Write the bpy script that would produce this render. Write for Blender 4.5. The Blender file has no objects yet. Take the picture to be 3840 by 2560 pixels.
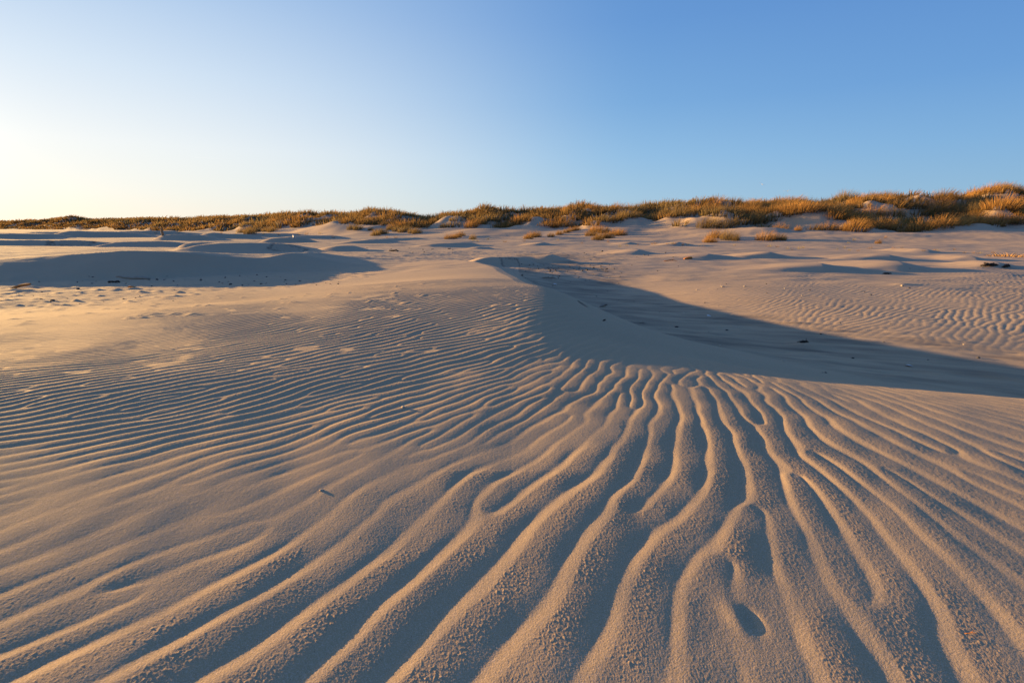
import bpy, math, random
import numpy as np
from mathutils import Vector

random.seed(7)
rng = np.random.default_rng(11)
scene = bpy.context.scene
C = scene.collection
R = math.radians

# ------------------------------------------------------------------ view constants
EYE = 0.75                      # eye height above the sand at the camera's foot
FPX, CU, CV = 1176.0, 1176.0, 784.0   # 18 mm lens on 36 mm film, in survey units (photo 2352 wide)
PITCH = math.atan(264.0 / FPX)
CP, SP = math.cos(PITCH), math.sin(PITCH)
SUN_EL, SUN_AZ = R(5.4), R(60)  # azimuth measured to the left of +Y
TAN_EL = math.tan(SUN_EL)


def ray(u, v):
    a = (np.asarray(u, float) - CU) / FPX
    b = (np.asarray(v, float) - CV) / FPX
    return a, CP - b * SP, -SP - b * CP


def gp(u, v, z=0.0):
    dx, dy, dz = ray(u, v)
    t = (z - EYE) / dz
    return dx * t, dy * t


def project(x, y, z):
    dz = z - EYE
    f = y * CP - dz * SP
    up = y * SP + dz * CP
    f = np.maximum(f, 1e-3)
    return CU + x / f * FPX, CV - up / f * FPX


# ------------------------------------------------------------------ noise
def _hash(ix, iy, seed):
    h = (ix.astype(np.uint32) * np.uint32(374761393) + iy.astype(np.uint32) * np.uint32(668265263)
         + np.uint32((seed * 362437 + 12345) & 0xffffffff))
    h = (h ^ (h >> np.uint32(13))) * np.uint32(1274126177)
    h = h ^ (h >> np.uint32(16))
    return (h & np.uint32(0xffff)).astype(np.float32) * np.float32(2 * math.pi / 65536)


def noise(x, y, seed=0):
    x = np.asarray(x, np.float32); y = np.asarray(y, np.float32)
    fx = np.floor(x); fy = np.floor(y)
    ix = fx.astype(np.int64); iy = fy.astype(np.int64)
    px = x - fx; py = y - fy
    ux = px * px * px * (px * (px * 6 - 15) + 10); uy = py * py * py * (py * (py * 6 - 15) + 10)

    def g(dx, dy):
        a = _hash(ix + dx, iy + dy, seed)
        return np.cos(a) * (px - dx) + np.sin(a) * (py - dy)
    a = g(0, 0); b = g(1, 0); c = g(0, 1); d = g(1, 1)
    return ((a + (b - a) * ux) * (1 - uy) + (c + (d - c) * ux) * uy) * 1.4


def fbm(x, y, seed=0, octv=3, gain=.5):
    s = 0; a = 1.0
    for k in range(octv):
        s = s + a * noise(x * 2 ** k, y * 2 ** k, seed + 17 * k)
        a *= gain
    return s


def sstep(a, b, x):
    t = np.clip((x - a) / (b - a), 0, 1)
    return t * t * (3 - 2 * t)


def interp(x, xs, ys):
    return np.interp(x, xs, ys)


def smooth_interp(x, xs, ys):
    """monotone-ish cubic (Catmull-Rom) interpolation"""
    xs = np.asarray(xs, float); ys = np.asarray(ys, float)
    m = np.gradient(ys, xs)
    x = np.clip(x, xs[0], xs[-1])
    i = np.clip(np.searchsorted(xs, x) - 1, 0, len(xs) - 2)
    h = xs[i + 1] - xs[i]; t = (x - xs[i]) / h
    t2 = t * t; t3 = t2 * t
    return ((2 * t3 - 3 * t2 + 1) * ys[i] + (t3 - 2 * t2 + t) * h * m[i]
            + (-2 * t3 + 3 * t2) * ys[i + 1] + (t3 - t2) * h * m[i + 1])


# ------------------------------------------------------------------ large-scale terrain
PLAIN = -0.5

CY = [-30, 0, 2.5, 4.0, 5.4, 6.1, 7.0, 8.5, 10.5, 13.0, 16.0, 18.0, 22.0]
CX = [.4, .15, .15, .24, .30, .30, .32, .30, .20, -.20, -1.5, -2.2, -3.5]
CZ = [0, 0, .055, .085, .075, .055, -.0, -.07, -.15, -.20, -.28, -.45, -.5]
XLy = [-30, 0, 1.5, 2.0, 2.5, 3.0, 4.0, 5.5, 22]
XL = [5, 4.5, 3.2, 2.0, 1.0, .5, .15, 0, 0]          # width of the flat back left of the crest
WB = [(0, .55), (2.4, .5), (2.8, .25), (4, .2), (5.2, .14), (6.2, .06), (8, .25), (12, .4), (16, .06)]
LW = [14, 14, 13.5, 13., 11.5, 10.3, 9.2, 8.0, 6.4, 5.2, 4.4, 4.0, 4.0]
TY = [-30, 0, 1.5, 2.2, 2.75, 3.4, 4.08, 4.67, 5.25, 5.88, 6.4, 7.0, 8.5, 10.5, 13.0, 16.0, 22.0]
TX = [60, 44, 29., 18., 10.6, 6.0, 4.4, 3.45, 2.6, 1.95, 1.55, 1.3, 1.25, .95, .35, -1.1, -2.0]   # foot of the lee side


def tdune(x, y, ang, cx, cy, half, hgt, lee, stoss, bow=0.0):
    """low dune: crest line across the wind, short lee side (towards +q), long windward side"""
    c, s = math.cos(ang), math.sin(ang)
    X = x - cx; Y = y - cy
    q = X * c + Y * s            # down-wind
    p = -X * s + Y * c           # along the crest
    q = q + bow * (p / half) ** 2 * half
    e = np.clip(1 - (p / half) ** 2, 0, 1)
    e = e * e * (3 - 2 * e)
    up = np.clip(1 + q / stoss, 0, 1); up = up * up * (3 - 2 * up)
    lw = lee * (0.35 + .65 * e)
    dn = np.clip(1 - q / lw, 0, 1); dn = dn * (1 - .35 * (1 - dn) ** 2) * np.where(dn > 0, 1, 0)
    prof = np.where(q < 0, up, dn)
    return hgt * e * prof


# crest position (u, v of foot, half width in survey px, height m, lee m, stoss m, direction deg from +X)
HUMPS = []


def hump(u, vfoot, wpx, h, lee=None, stoss=None, ang=-38, bow=.35):
    if u > 700 and lee is None:
        ang = (ang * .25 + 8) if u > 1200 else ang + 16; h *= .85 if u > 1200 else .8; wpx *= 1.25; lee = lee or 5.5 * h; stoss = stoss or 10 * h
    if u <= 720:
        h *= 1.35
    x, y = gp(u, vfoot, PLAIN)
    half = wpx / FPX * y
    HUMPS.append((R(ang), float(x), float(y) + .3, float(half), h, lee or 2.3 * h, stoss or 9 * h, bow))


hump(1040, 565, 75, .26, ang=-70); hump(920, 553, 80, .27, ang=-65); hump(860, 560, 70, .24, ang=-60)
hump(790, 577, 50, .30, ang=-60); hump(1110, 573, 34, .15, ang=-60)
hump(1250, 563, 46, .22, ang=-60)
hump(1470, 584, 64, .23, ang=-62); hump(1630, 592, 80, .2, ang=-62, stoss=3)
hump(1770, 592, 58, .24, ang=-55, stoss=2.5)
hump(1890, 622, 80, .24, ang=-62, stoss=3); hump(2060, 617, 115, .26, ang=-66, stoss=3)
hump(2040, 596, 66, .24, ang=-58, stoss=3); hump(2290, 613, 70, .18, ang=-66)
hump(2230, 594, 70, .16, ang=-66); hump(2120, 579, 80, .18, ang=-66)
hump(1560, 563, 60, .25, ang=-60); hump(1450, 560, 50, .2, ang=-60)
# second brink behind the near dune
hump(1268, 603, 42, .26, lee=1.1, stoss=2.6, ang=-25)
hump(1155, 612, 100, .27, lee=.5, stoss=3.5, ang=-80, bow=-.12)
# far left transverse dunes
hump(60, 563, 230, .27, ang=-82, stoss=4, bow=-.05); hump(330, 566, 120, .25, ang=-80, stoss=4, bow=-.05)
hump(30, 549, 90, .42, ang=-80, stoss=8, bow=.1); hump(215, 546, 125, .45, ang=-82, stoss=8, bow=.1)
hump(410, 551, 70, .4, ang=-75, stoss=7); hump(560, 578, 170, .30, lee=1.5, stoss=6, ang=-60, bow=.15)
hump(450, 573, 60, .22, ang=-75, stoss=4); hump(120, 541, 120, .4, ang=-82, stoss=9)
hump(330, 541, 130, .4, ang=-80, stoss=9); hump(520, 548, 80, .34, ang=-70, stoss=6); hump(660, 557, 70, .3, ang=-65, stoss=5)
hump(720, 549, 80, .3, ang=-65, stoss=6); hump(620, 543, 90, .3, ang=-65, stoss=7)

# left shadow dune: crest across the view, lee side towards the camera
DX = [-40, -22, -15, -13.4, -12.3, -11.2, -9.8, -8.9, -8.1, -7.3, -6.7, -6.1, -5.4, -4.3, -3.4]
DYc = [14.5, 13.8, 13.4, 13.4, 13.4, 13.4, 13.5, 13.8, 14.6, 15.3, 15.6, 15.7, 15.7, 15.4, 15.0]
DH = [.3, .34, .38, .42, .48, .56, .63, .56, .42, .36, .44, .32, .18, .06, .0]
DL = [2.6, 2.6, 2.6, 2.5, 2.1, 1.6, 1.25, 1.25, 1.4, 1.3, 1.2, 1.2, 1.1, 1.0, .8]

RU = [-6000, -2500, -900, 0, 400, 600, 800, 1000, 1176, 1500, 1800, 2000, 2352, 3000, 5000]
RA = [520, 420, 330, 235, 122, 92, 68, 58, 54, 45, 38, 35, 29, 26, 24]        # foot of the sand ramp (y)
RB = [530, 430, 340, 245, 132, 102, 82, 73, 68, 58, 49, 46, 45, 44, 44]        # lower edge of the grass
RT = [700, 560, 440, 320, 180, 144, 117, 102, 92, 80, 71, 67, 62, 62, 62]      # ridge top
RBV = [522, 522, 524, 525, 529, 530, 518, 519, 522, 518, 528, 533, 522, 520, 520]
SKY = [(-2500, 514), (-900, 513), (0, 511), (68, 510), (98, 508), (115, 510), (169, 503), (190, 502), (237, 507), (338, 504.5),
       (440, 505), (541, 500), (643, 496.7), (795, 494), (856, 490), (923, 493), (947, 499), (994, 505.5),
       (1015, 504), (1066, 495), (1130, 482), (1154, 495), (1194, 490), (1228, 483), (1269, 488), (1306, 477), (1350, 483),
       (1421, 485), (1470, 482), (1526, 475), (1573, 476), (1640, 473), (1738, 470), (1799, 467), (1836, 473), (1877, 473),
       (1897, 467), (1955, 462), (1989, 467), (2036, 466), (2097, 468), (2128, 463), (2185, 459), (2212, 449), (2263, 445),
       (2293, 455), (2310, 449), (2352, 452), (2600, 448), (3000, 455), (5000, 450)]
SKU = [a for a, b in SKY]; SKV = [b for a, b in SKY]


def ridge_parts(x, y):
    yy = np.maximum(y, 4.0)
    u = CU + x / yy * FPX
    u = np.clip(u + 26 * noise(x * .05, y * .05, 15) + 10 * noise(x * .16, y * .16, 16), -6000, 5000)
    return u, smooth_interp(u, RU, RA), smooth_interp(u, RU, RB), smooth_interp(u, RU, RT)


def zbase(x, y):
    x = np.asarray(x, float); y = np.asarray(y, float)
    plain = PLAIN + .035 * fbm(x * .22, y * .22, 3, 2) * sstep(3, 9, np.hypot(x, y))
    far = sstep(18, 50, y)
    plain = plain + far * (.16 * fbm(x * .055, y * .10, 5, 3) + .05 * noise(x * .22, y * .4, 6))
    z = plain.copy()
    # right-hand rippled sheet is a very low swell
    z -= .20 * np.exp(-((x - 2.1) / 1.9) ** 2 - ((y - 10.2) / 3.8) ** 2)
    z += .05 * np.exp(-((x - 8.5) / 4.5) ** 2 - ((y - 10) / 3.5) ** 2)
    for (a, cx, cy, half, h, lee, st, bow) in HUMPS:
        near = (np.abs(x - cx) < half + st + 1) & (np.abs(y - cy) < half + st + 1)
        if near.any():
            z[near] += tdune(x[near], y[near], a, cx, cy, half, h, lee, st, bow)
    # left shadow dune
    yc = smooth_interp(x, DX, DYc); hh = smooth_interp(x, DX, DH); ll = interp(x, DX, DL)
    q = yc - y
    up = np.clip(1 + q / 7.5, 0, 1); up = up * up * (3 - 2 * up)
    dn = np.clip(1 - q / ll, 0, 1); dn = dn * (1 - .3 * (1 - dn) ** 2)
    z += np.where(x < -3.4, hh * np.where(q < 0, up, dn), 0)
    # the near dune the camera stands on
    xc = smooth_interp(y, CY, CX); zc = smooth_interp(y, CY, CZ); lw = interp(y, CY, LW); xt = smooth_interp(y, TY, TX)
    xt = np.maximum(xt, xc + .35)
    H = np.maximum(zc - PLAIN, 0)
    ea = interp(y, [0, 3.6, 5.2, 6.2, 7.5, 9, 12], [1.0, 1.0, 1.25, 1.6, 1.5, 1.2, 1.15])
    eb = smooth_interp(y, [0, 1.6, 2.4, 3.1, 3.8, 5.2, 6.2, 7.5, 9, 12], [1.4, 1.45, 1.75, 2.2, 2.25, 1.8, 1.35, 1.5, 1.8, 1.8])
    xl = smooth_interp(y, XLy, XL); wb = interp(y, [a for a, b in WB], [b for a, b in WB])
    lw = np.maximum(lw - xl * .55, 3)
    prof = 0
    for off, wt in ((-1, .12), (-.5, .23), (0, .3), (.5, .23), (1, .12)):
        xo = x + off * wb
        tl = np.clip((xc - xl - xo) / lw, 0, 1); sl = 1 - tl * tl * (3 - 2 * tl)
        sl = .6 * sl + .4 * np.clip(1 - tl, 0, 1) ** 1.2
        tr = np.clip((xo - xc) / (xt - xc), 0, 1)
        prof = prof + wt * np.where(xo < xc, sl, (1 - tr ** ea) ** eb)
    bump = H * prof
    bump *= 1 - sstep(17, 22, y)
    z = z + bump
    z = z + .022 * np.clip(-x, 0, 2.6) * sstep(3.6, 2.2, y) * sstep(-2, .5, y)
    # grassed ridge
    u, ya, yb, yt = ridge_parts(x, y)
    on = y > ya
    if on.any():
        xo, yo, uo = x[on], y[on], u[on]
        a, b, t = ya[on], yb[on], yt[on]
        vb = smooth_interp(uo, RU, RBV)
        zb = EYE + (CV - 264 - vb) / FPX * b
        zt = EYE + (CV - 264 - interp(uo, SKU, SKV)) / FPX * t - .35
        s1 = np.clip((yo - a) / (b - a), 0, 1); s2 = np.clip((yo - b) / (t - b), 0, 1)
        s1 = s1 * s1 * (1.6 - .6 * s1)
        s2 = np.sin(s2 * math.pi / 2) ** 1.1
        zr = (zb - PLAIN) * s1 + (zt - zb) * s2
        fm = np.sqrt(np.clip(s2 * 5, 0, 1)) * (1 - .6 * sstep(.75, 1, s2))
        wide = sstep(80, 200, t)
        lump = (fbm(xo * .15, yo * .13, 21, 3) * 1.5 * (1 - .3 * wide) + fbm(xo * .05, yo * .05, 25, 2) * 1.1 * wide) * fm
        lump += fbm(xo * .09, yo * .09, 27, 2) * .35 * sstep(0, .7, s1) * (1 - s2)
        back = sstep(1.05, 1.6, yo / t) * 2.0
        z[on] += zr + lump - back
    return z


# ------------------------------------------------------------------ ripple fields (grown from traced crest lines)
def crop(x0, y0, s):
    return lambda pts: [((x0 + a / s) / 1.6327, (y0 + b / s) / 1.6327) for a, b in pts]


c6 = crop(0, 1760, 1.96); c7 = crop(1000, 1560, 1.568); c8 = crop(0, 1080, 1.96); c9 = crop(1100, 1060, 1.96)
c10 = crop(2640, 1300, 1.96); c5 = crop(1800, 1400, 1.1529); c11 = crop(2240, 920, 1.47)
CREST = [
    c6([(0, 1020), (200, 910), (400, 820), (600, 740), (760, 670), (900, 620)]),
    c6([(0, 1120), (150, 1080), (400, 980), (600, 880), (800, 780), (1000, 720), (1200, 640), (1500, 540), (1700, 500)]),
    c6([(0, 1230), (200, 1160), (430, 1070), (650, 1000), (850, 910), (1050, 840), (1250, 740), (1450, 680)]),
    c6([(0, 1400), (300, 1260), (600, 1170), (800, 1100), (1000, 1020), (1150, 950), (1300, 850), (1500, 720), (1700, 640), (1950, 530)]),
    c6([(160, 1568), (450, 1420), (700, 1310), (950, 1180), (1150, 1110), (1350, 1020), (1550, 900), (1750, 800), (1950, 690), (2100, 580), (2250, 490), (2352, 430)]),
    c6([(820, 1568), (1100, 1420), (1300, 1330), (1500, 1220), (1750, 1100), (1950, 980), (2080, 890), (2200, 810), (2352, 740)]),
    c7([(0, 1420), (200, 1290), (290, 1180), (480, 1020), (650, 880), (830, 700), (950, 600), (1060, 490), (1140, 400), (1240, 340), (1340, 310)]),
    c7([(400, 1568), (470, 1480), (540, 1380), (580, 1290), (700, 1180), (840, 1050), (960, 930), (1020, 850), (1170, 700), (1240, 610), (1290, 500), (1340, 440)]),
    c7([(0, 1090), (160, 990), (340, 890), (450, 820), (560, 740), (650, 620), (800, 530), (960, 450)]),
    c7([(0, 880), (80, 830), (180, 740), (300, 650), (400, 600), (560, 550), (700, 510), (860, 420), (1000, 370)]),
    c7([(380, 580), (500, 500), (580, 430), (640, 370), (780, 330)]),
    c7([(0, 650), (180, 560), (350, 450), (460, 390), (540, 350)]),
    c7([(780, 1568), (820, 1500), (850, 1420), (950, 1330), (1060, 1250), (1150, 1170), (1290, 1060), (1340, 980), (1420, 890), (1500, 800), (1540, 710), (1600, 620), (1750, 480), (1880, 400)]),
    c7([(1240, 620), (1300, 590), (1400, 560), (1560, 440), (1700, 340), (1880, 200)]),
    c7([(1330, 1568), (1420, 1480), (1500, 1400), (1650, 1330), (1760, 1200), (1820, 1100), (1880, 1020)]),
]
TROUGH = [
    c10([(400, 560), (370, 500), (340, 430), (280, 350), (160, 280)][::1]),
    c10([(1360, 1560), (1300, 1420), (1200, 1280), (1050, 1130), (930, 1020), (830, 920), (700, 810), (560, 700), (520, 630), (560, 560), (500, 480), (450, 400), (380, 340)]),
    c10([(1950, 1560), (1800, 1430), (1650, 1260), (1450, 1110), (1330, 1020), (1200, 930), (1000, 820), (830, 730), (760, 660), (740, 580), (680, 500), (570, 410)]),
    c10([(2300, 1390), (2050, 1220), (1800, 1100), (1550, 960), (1400, 870), (1200, 790), (1030, 700), (920, 610), (830, 510), (730, 440)]),
    c10([(2350, 1230), (2050, 1060), (1850, 960), (1650, 860), (1450, 780), (1250, 690), (1100, 590), (1000, 530), (830, 430)]),
    c10([(2350, 1040), (2100, 920), (1900, 850), (1650, 750), (1420, 660), (1280, 570), (1100, 490), (920, 410)]),
    c10([(2350, 930), (2200, 880), (2050, 820), (1920, 750), (1820, 670), (1650, 620), (1550, 580), (1460, 510), (1340, 440)]),
    c10([(2350, 800), (2200, 740), (1950, 650), (1700, 540), (1500, 460)]),
    c10([(2350, 710), (2100, 630), (1900, 560), (1700, 490)]),
    c10([(590, 1140), (560, 1030), (500, 930), (450, 830), (390, 730), (340, 620)]),
    c10([(200, 740), (150, 640), (100, 550), (60, 460)]),
    c10([(0, 1330), (60, 1270), (190, 1100), (240, 970), (230, 900), (170, 800)]),
    c5([(780, 890), (850, 790), (900, 720), (1000, 660), (1070, 540), (1110, 430), (1090, 340)]),
    c5([(590, 770), (700, 680), (850, 600), (930, 480), (950, 400), (920, 330)]),
    c5([(940, 265), (940, 240), (920, 160), (880, 100)]),
    c5([(830, 215), (840, 150), (800, 90)]),
    c5([(0, 1220), (200, 1020), (280, 920), (330, 800), (340, 700), (440, 600), (600, 480), (660, 400), (690, 310)]),
    c5([(0, 860), (60, 780), (130, 660), (300, 540), (480, 440), (515, 340)]),
    c5([(1430, 890), (1450, 950), (1530, 1060), (1600, 1290)][::-1]),
    c5([(1960, 1240), (1870, 1020), (1790, 820), (1700, 680), (1600, 600), (1500, 470)]),
]
FLOW = [   # direction only
    c8([(0, 480), (300, 470), (700, 450)]), c8([(0, 690), (600, 610), (1200, 540)]), c8([(0, 880), (600, 770), (1200, 660)]),
    c8([(0, 1100), (600, 980), (1200, 860)]), c8([(0, 1250), (700, 1130), (1450, 960)]), c8([(0, 1400), (600, 1270), (1200, 1160)]),
    c8([(400, 215), (1000, 200)]), c8([(1500, 320), (2352, 170)]), c8([(1300, 560), (2352, 370)]), c8([(1200, 900), (2352, 640)]),
    c8([(700, 1568), (1300, 1390), (2000, 1180)]), c8([(0, 1500), (500, 1400)]),
    c9([(0, 480), (600, 350), (1200, 200)]), c9([(0, 700), (600, 560), (1200, 450), (1700, 330)]), c9([(1300, 130), (1750, 80)]),
    c9([(1500, 260), (1800, 150)]), c9([(0, 850), (800, 700), (1600, 530)]), c9([(1000, 850), (1400, 720), (1700, 610)]),
    c9([(1300, 950), (1600, 820), (1850, 690)]), c9([(1700, 950), (1900, 800), (2000, 710)]), c9([(2050, 900), (2150, 780), (2250, 690)]),
    c9([(0, 1200), (500, 1020), (800, 920)]), c9([(300, 1300), (900, 1080), (1400, 850)]), c9([(900, 1250), (1500, 1010), (1800, 900)]),
    c10([(0, 430), (-20, 330), (-60, 250)]), c10([(-250, 500), (-180, 330), (-150, 260)]),
    c10([(2352, 560), (2000, 480), (1700, 420)]), c10([(2352, 420), (1900, 360)]),
]
WAVE = [  # (u, v, wavelength m)
    (0, 700, 0.085), (300, 720, 0.085), (600, 720, 0.085), (900, 700, 0.090), (1200, 700, 0.085), (0, 820, 0.075), (400, 830, 0.070), (800, 800, 0.075),
    (1150, 780, 0.072), (0, 930, 0.047), (400, 930, 0.044), (800, 900, 0.047), (1150, 870, 0.047), (0, 1050, 0.058), (600, 1030, 0.058), (1000, 1000, 0.053),
    (1300, 920, 0.066), (1500, 900, 0.066), (1700, 900, 0.074), (300, 1150, 0.095), (900, 1120, 0.110), (1400, 1050, 0.105), (1700, 1050, 0.098),
    (2000, 1000, 0.092), (2300, 1000, 0.098), (0, 1300, 0.105), (500, 1300, 0.110), (1000, 1300, 0.120), (1500, 1300, 0.120), (2000, 1300, 0.115), (2350, 1300, 0.115),
    (200, 1560, 0.115), (900, 1560, 0.115), (1500, 1560, 0.125), (2300, 1560, 0.130)]


class RippleGrid:
    def __init__(self, x0, x1, y0, y1, d, crest, trough, flow, wave, seed, iters=13, zref=None, jitter=.14, coh=.6):
        self.x0, self.y0, self.d = x0, y0, d
        nx = int((x1 - x0) / d); ny = int((y1 - y0) / d)
        self.nx, self.ny = nx, ny
        gx = x0 + (np.arange(nx) + .5) * d; gy = y0 + (np.arange(ny) + .5) * d
        # coarse direction / wavelength fields
        k = 6
        cx, cy = np.meshgrid(gx[::k], gy[::k])
        zc = zbase(cx.ravel(), cy.ravel()).reshape(cx.shape)
        U, V = project(cx, cy, zc)
        U = np.clip(U, -1600, 3900); V = np.clip(V, -200, 2300)
        tx = np.zeros_like(cx); ty = np.zeros_like(cx); wl = np.zeros_like(cx); ws = np.zeros_like(cx)

        def ground(pts):
            u = np.array([p[0] for p in pts]); v = np.array([p[1] for p in pts])
            z = np.full(len(pts), -.05 if zref is None else zref)
            for _ in range(6):
                x, y = gp(u, v, z); z = .5 * z + .5 * zbase(x, y)
            return x, y
        self.lines = []
        for kind, group in ((1, crest), (-1, trough), (0, flow)):
            for pts in group:
                x, y = ground(pts)
                if kind:
                    self.lines.append((kind, x, y))
                for i in range(len(pts) - 1):
                    dx, dy = x[i + 1] - x[i], y[i + 1] - y[i]
                    L = math.hypot(dx, dy) + 1e-9
                    dx /= L; dy /= L
                    if dy + .5 * dx < 0:
                        dx, dy = -dx, -dy
                    mu, mv = (pts[i][0] + pts[i + 1][0]) / 2, (pts[i][1] + pts[i + 1][1]) / 2
                    w = 1 / (((U - mu) * .7) ** 2 + (V - mv) ** 2 + 500.) ** 1.5
                    tx += w * dx; ty += w * dy
        for (u, v, l) in wave:
            w = 1 / ((U - u) ** 2 + ((V - v) * 1.6) ** 2 + 3000.) ** 1.5
            wl += w * l; ws += w
        wl /= ws
        ang = np.arctan2(ty, tx) + jitter * fbm(cx * 2.2, cy * 2.2, seed + 5, 2)
        wl = wl * (1 + .10 * fbm(cx * 1.3, cy * 1.3, seed + 9, 2))
        tx, ty = np.cos(ang), np.sin(ang)

        def up(a):
            fy = np.clip((np.arange(ny)) / k, 0, a.shape[0] - 1.001); fx = np.clip(np.arange(nx) / k, 0, a.shape[1] - 1.001)
            iy = fy.astype(int); ix = fx.astype(int); py = (fy - iy)[:, None]; px = (fx - ix)[None, :]
            iy2 = np.minimum(iy + 1, a.shape[0] - 1); ix2 = np.minimum(ix + 1, a.shape[1] - 1)
            A = a[iy][:, ix]; B = a[iy][:, ix2]; Cc = a[iy2][:, ix]; D = a[iy2][:, ix2]
            return ((A * (1 - px) + B * px) * (1 - py) + (Cc * (1 - px) + D * px) * py).astype(np.float32)
        tx, ty, wl = up(tx), up(ty), up(wl)
        nxv, nyv = ty, -tx
        I, J = np.meshgrid(np.arange(nx), np.arange(ny))

        def idx(ox, oy):
            a = np.clip(np.rint(I + ox / d), 0, nx - 1).astype(np.int32)
            b = np.clip(np.rint(J + oy / d), 0, ny - 1).astype(np.int32)
            return b * nx + a
        ks = np.arange(-6, 7) / 8.0
        gw = np.exp(-(ks / .33) ** 2 / 2)
        wc = np.cos(2 * math.pi * ks) * gw; wc -= gw * wc.sum() / gw.sum(); wc /= np.abs(wc).sum() / 2
        wsn = np.sin(2 * math.pi * ks) * gw; wsn /= np.abs(wsn).sum() / 2
        nidx = [idx(kk * wl * nxv, kk * wl * nyv) for kk in ks]
        js = np.arange(-4, 5) * .3 * coh
        gj = np.exp(-(js / (.6 * coh)) ** 2 / 2); gj /= gj.sum()
        tidx = [idx(jj * wl * tx, jj * wl * ty) for jj in js]
        # seed
        r = np.random.default_rng(seed)
        u0 = r.standard_normal((ny, nx)).astype(np.float32) * .35
        seedv = np.zeros((ny, nx), np.float32); seedw = np.zeros((ny, nx), np.float32)
        for kind, x, y in self.lines:
            for i in range(len(x) - 1):
                n = max(2, int(math.hypot(x[i + 1] - x[i], y[i + 1] - y[i]) / d * 1.5))
                for t in np.linspace(0, 1, n):
                    a = int((x[i] + t * (x[i + 1] - x[i]) - x0) / d); b = int((y[i] + t * (y[i + 1] - y[i]) - y0) / d)
                    if 1 <= a < nx - 1 and 1 <= b < ny - 1:
                        seedv[b - 1:b + 2, a - 1:a + 2] = kind * 4; seedw[b - 1:b + 2, a - 1:a + 2] = 1
        u = np.where(seedw > 0, seedv, u0).ravel()
        sv = seedv.ravel(); sm = seedw.ravel()

        def norm_filter(u, w, ids):
            o = np.zeros_like(u)
            for c, i in zip(w, ids):
                o += np.float32(c) * u[i.ravel()]
            return o
        for it in range(iters):
            u = norm_filter(u, wc, nidx)
            u = norm_filter(u, gj, tidx)
            u = np.tanh(2.2 * u)
            if it < iters - 1:
                u = np.where(sm > 0, .7 * sv / 4 + .3 * u, u)
        cs = norm_filter(u, wc, nidx); sn = norm_filter(u, wsn, nidx)
        cs = self.blur(cs.reshape(ny, nx)); sn = self.blur(sn.reshape(ny, nx))
        self.amp = np.sqrt(cs ** 2 + sn ** 2)
        self.c = cs; self.s = sn; self.wl = wl; self.tx = tx; self.ty = ty

    @staticmethod
    def blur(a):
        for _ in range(2):
            a = a.copy()
            a[1:-1] = .25 * a[:-2] + .5 * a[1:-1] + .25 * a[2:]
            a[:, 1:-1] = .25 * a[:, :-2] + .5 * a[:, 1:-1] + .25 * a[:, 2:]
        return a

    def sample(self, arr, x, y):
        fx = np.clip((x - self.x0) / self.d - .5, 0, self.nx - 1.001); fy = np.clip((y - self.y0) / self.d - .5, 0, self.ny - 1.001)
        ix = fx.astype(np.int32); iy = fy.astype(np.int32); px = (fx - ix).astype(np.float32); py = (fy - iy).astype(np.float32)
        f = arr.ravel(); b = iy * self.nx + ix
        b2 = np.minimum(iy + 1, self.ny - 1) * self.nx
        r1 = np.minimum(ix + 1, self.nx - 1)
        return (f[b] * (1 - px) + f[iy * self.nx + r1] * px) * (1 - py) + (f[b2 + ix] * (1 - px) + f[b2 + r1] * px) * py

    def edge(self, x, y, m):
        x1 = self.x0 + self.nx * self.d; y1 = self.y0 + self.ny * self.d
        return (sstep(0, m, x - self.x0) * sstep(0, m, x1 - x) * sstep(0, m, y - self.y0) * sstep(0, m, y1 - y))


g_near = RippleGrid(-9.2, 6.4, -1.0, 9.6, .0088, CREST, TROUGH, FLOW, WAVE, 5)
FLOW2 = [c11([(400, 250), (700, 225)]), c11([(500, 290), (700, 245), (860, 235)]), c11([(620, 315), (780, 272), (850, 247)]),
         c11([(960, 370), (1060, 310), (1160, 270)]), c11([(1230, 400), (1330, 350), (1560, 270)]), c11([(1600, 420), (1750, 370), (1950, 310)]),
         c11([(2000, 330), (2100, 270), (2200, 220)]), c11([(2200, 430), (2352, 290)]), c11([(1400, 150), (1700, 140)]),
         c11([(800, 150), (1100, 130)]), c11([(1800, 230), (2000, 195)]), c11([(1900, 500), (2000, 400)]), c11([(2300, 200), (2352, 180)])]
WAVE2 = [(1500, 680, .085), (1800, 690, .095), (2100, 700, .095), (2300, 700, .095), (2300, 640, .10), (1900, 630, .105), (1600, 620, .11)]
g_right = RippleGrid(1.2, 15.5, 4.4, 17.5, .016, [], [], FLOW2, WAVE2, 9, iters=14, zref=-.48, jitter=.33, coh=.55)
g_left = RippleGrid(-19, -4.5, 8.8, 15.5, .022, [], [], [[(0, 640), (200, 632)], [(200, 640), (500, 630)], [(0, 680), (300, 678)], [(500, 640), (800, 620)]],
                    [(100, 640, .16), (500, 640, .16)], 19, iters=10, zref=-.45, jitter=.15)


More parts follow.
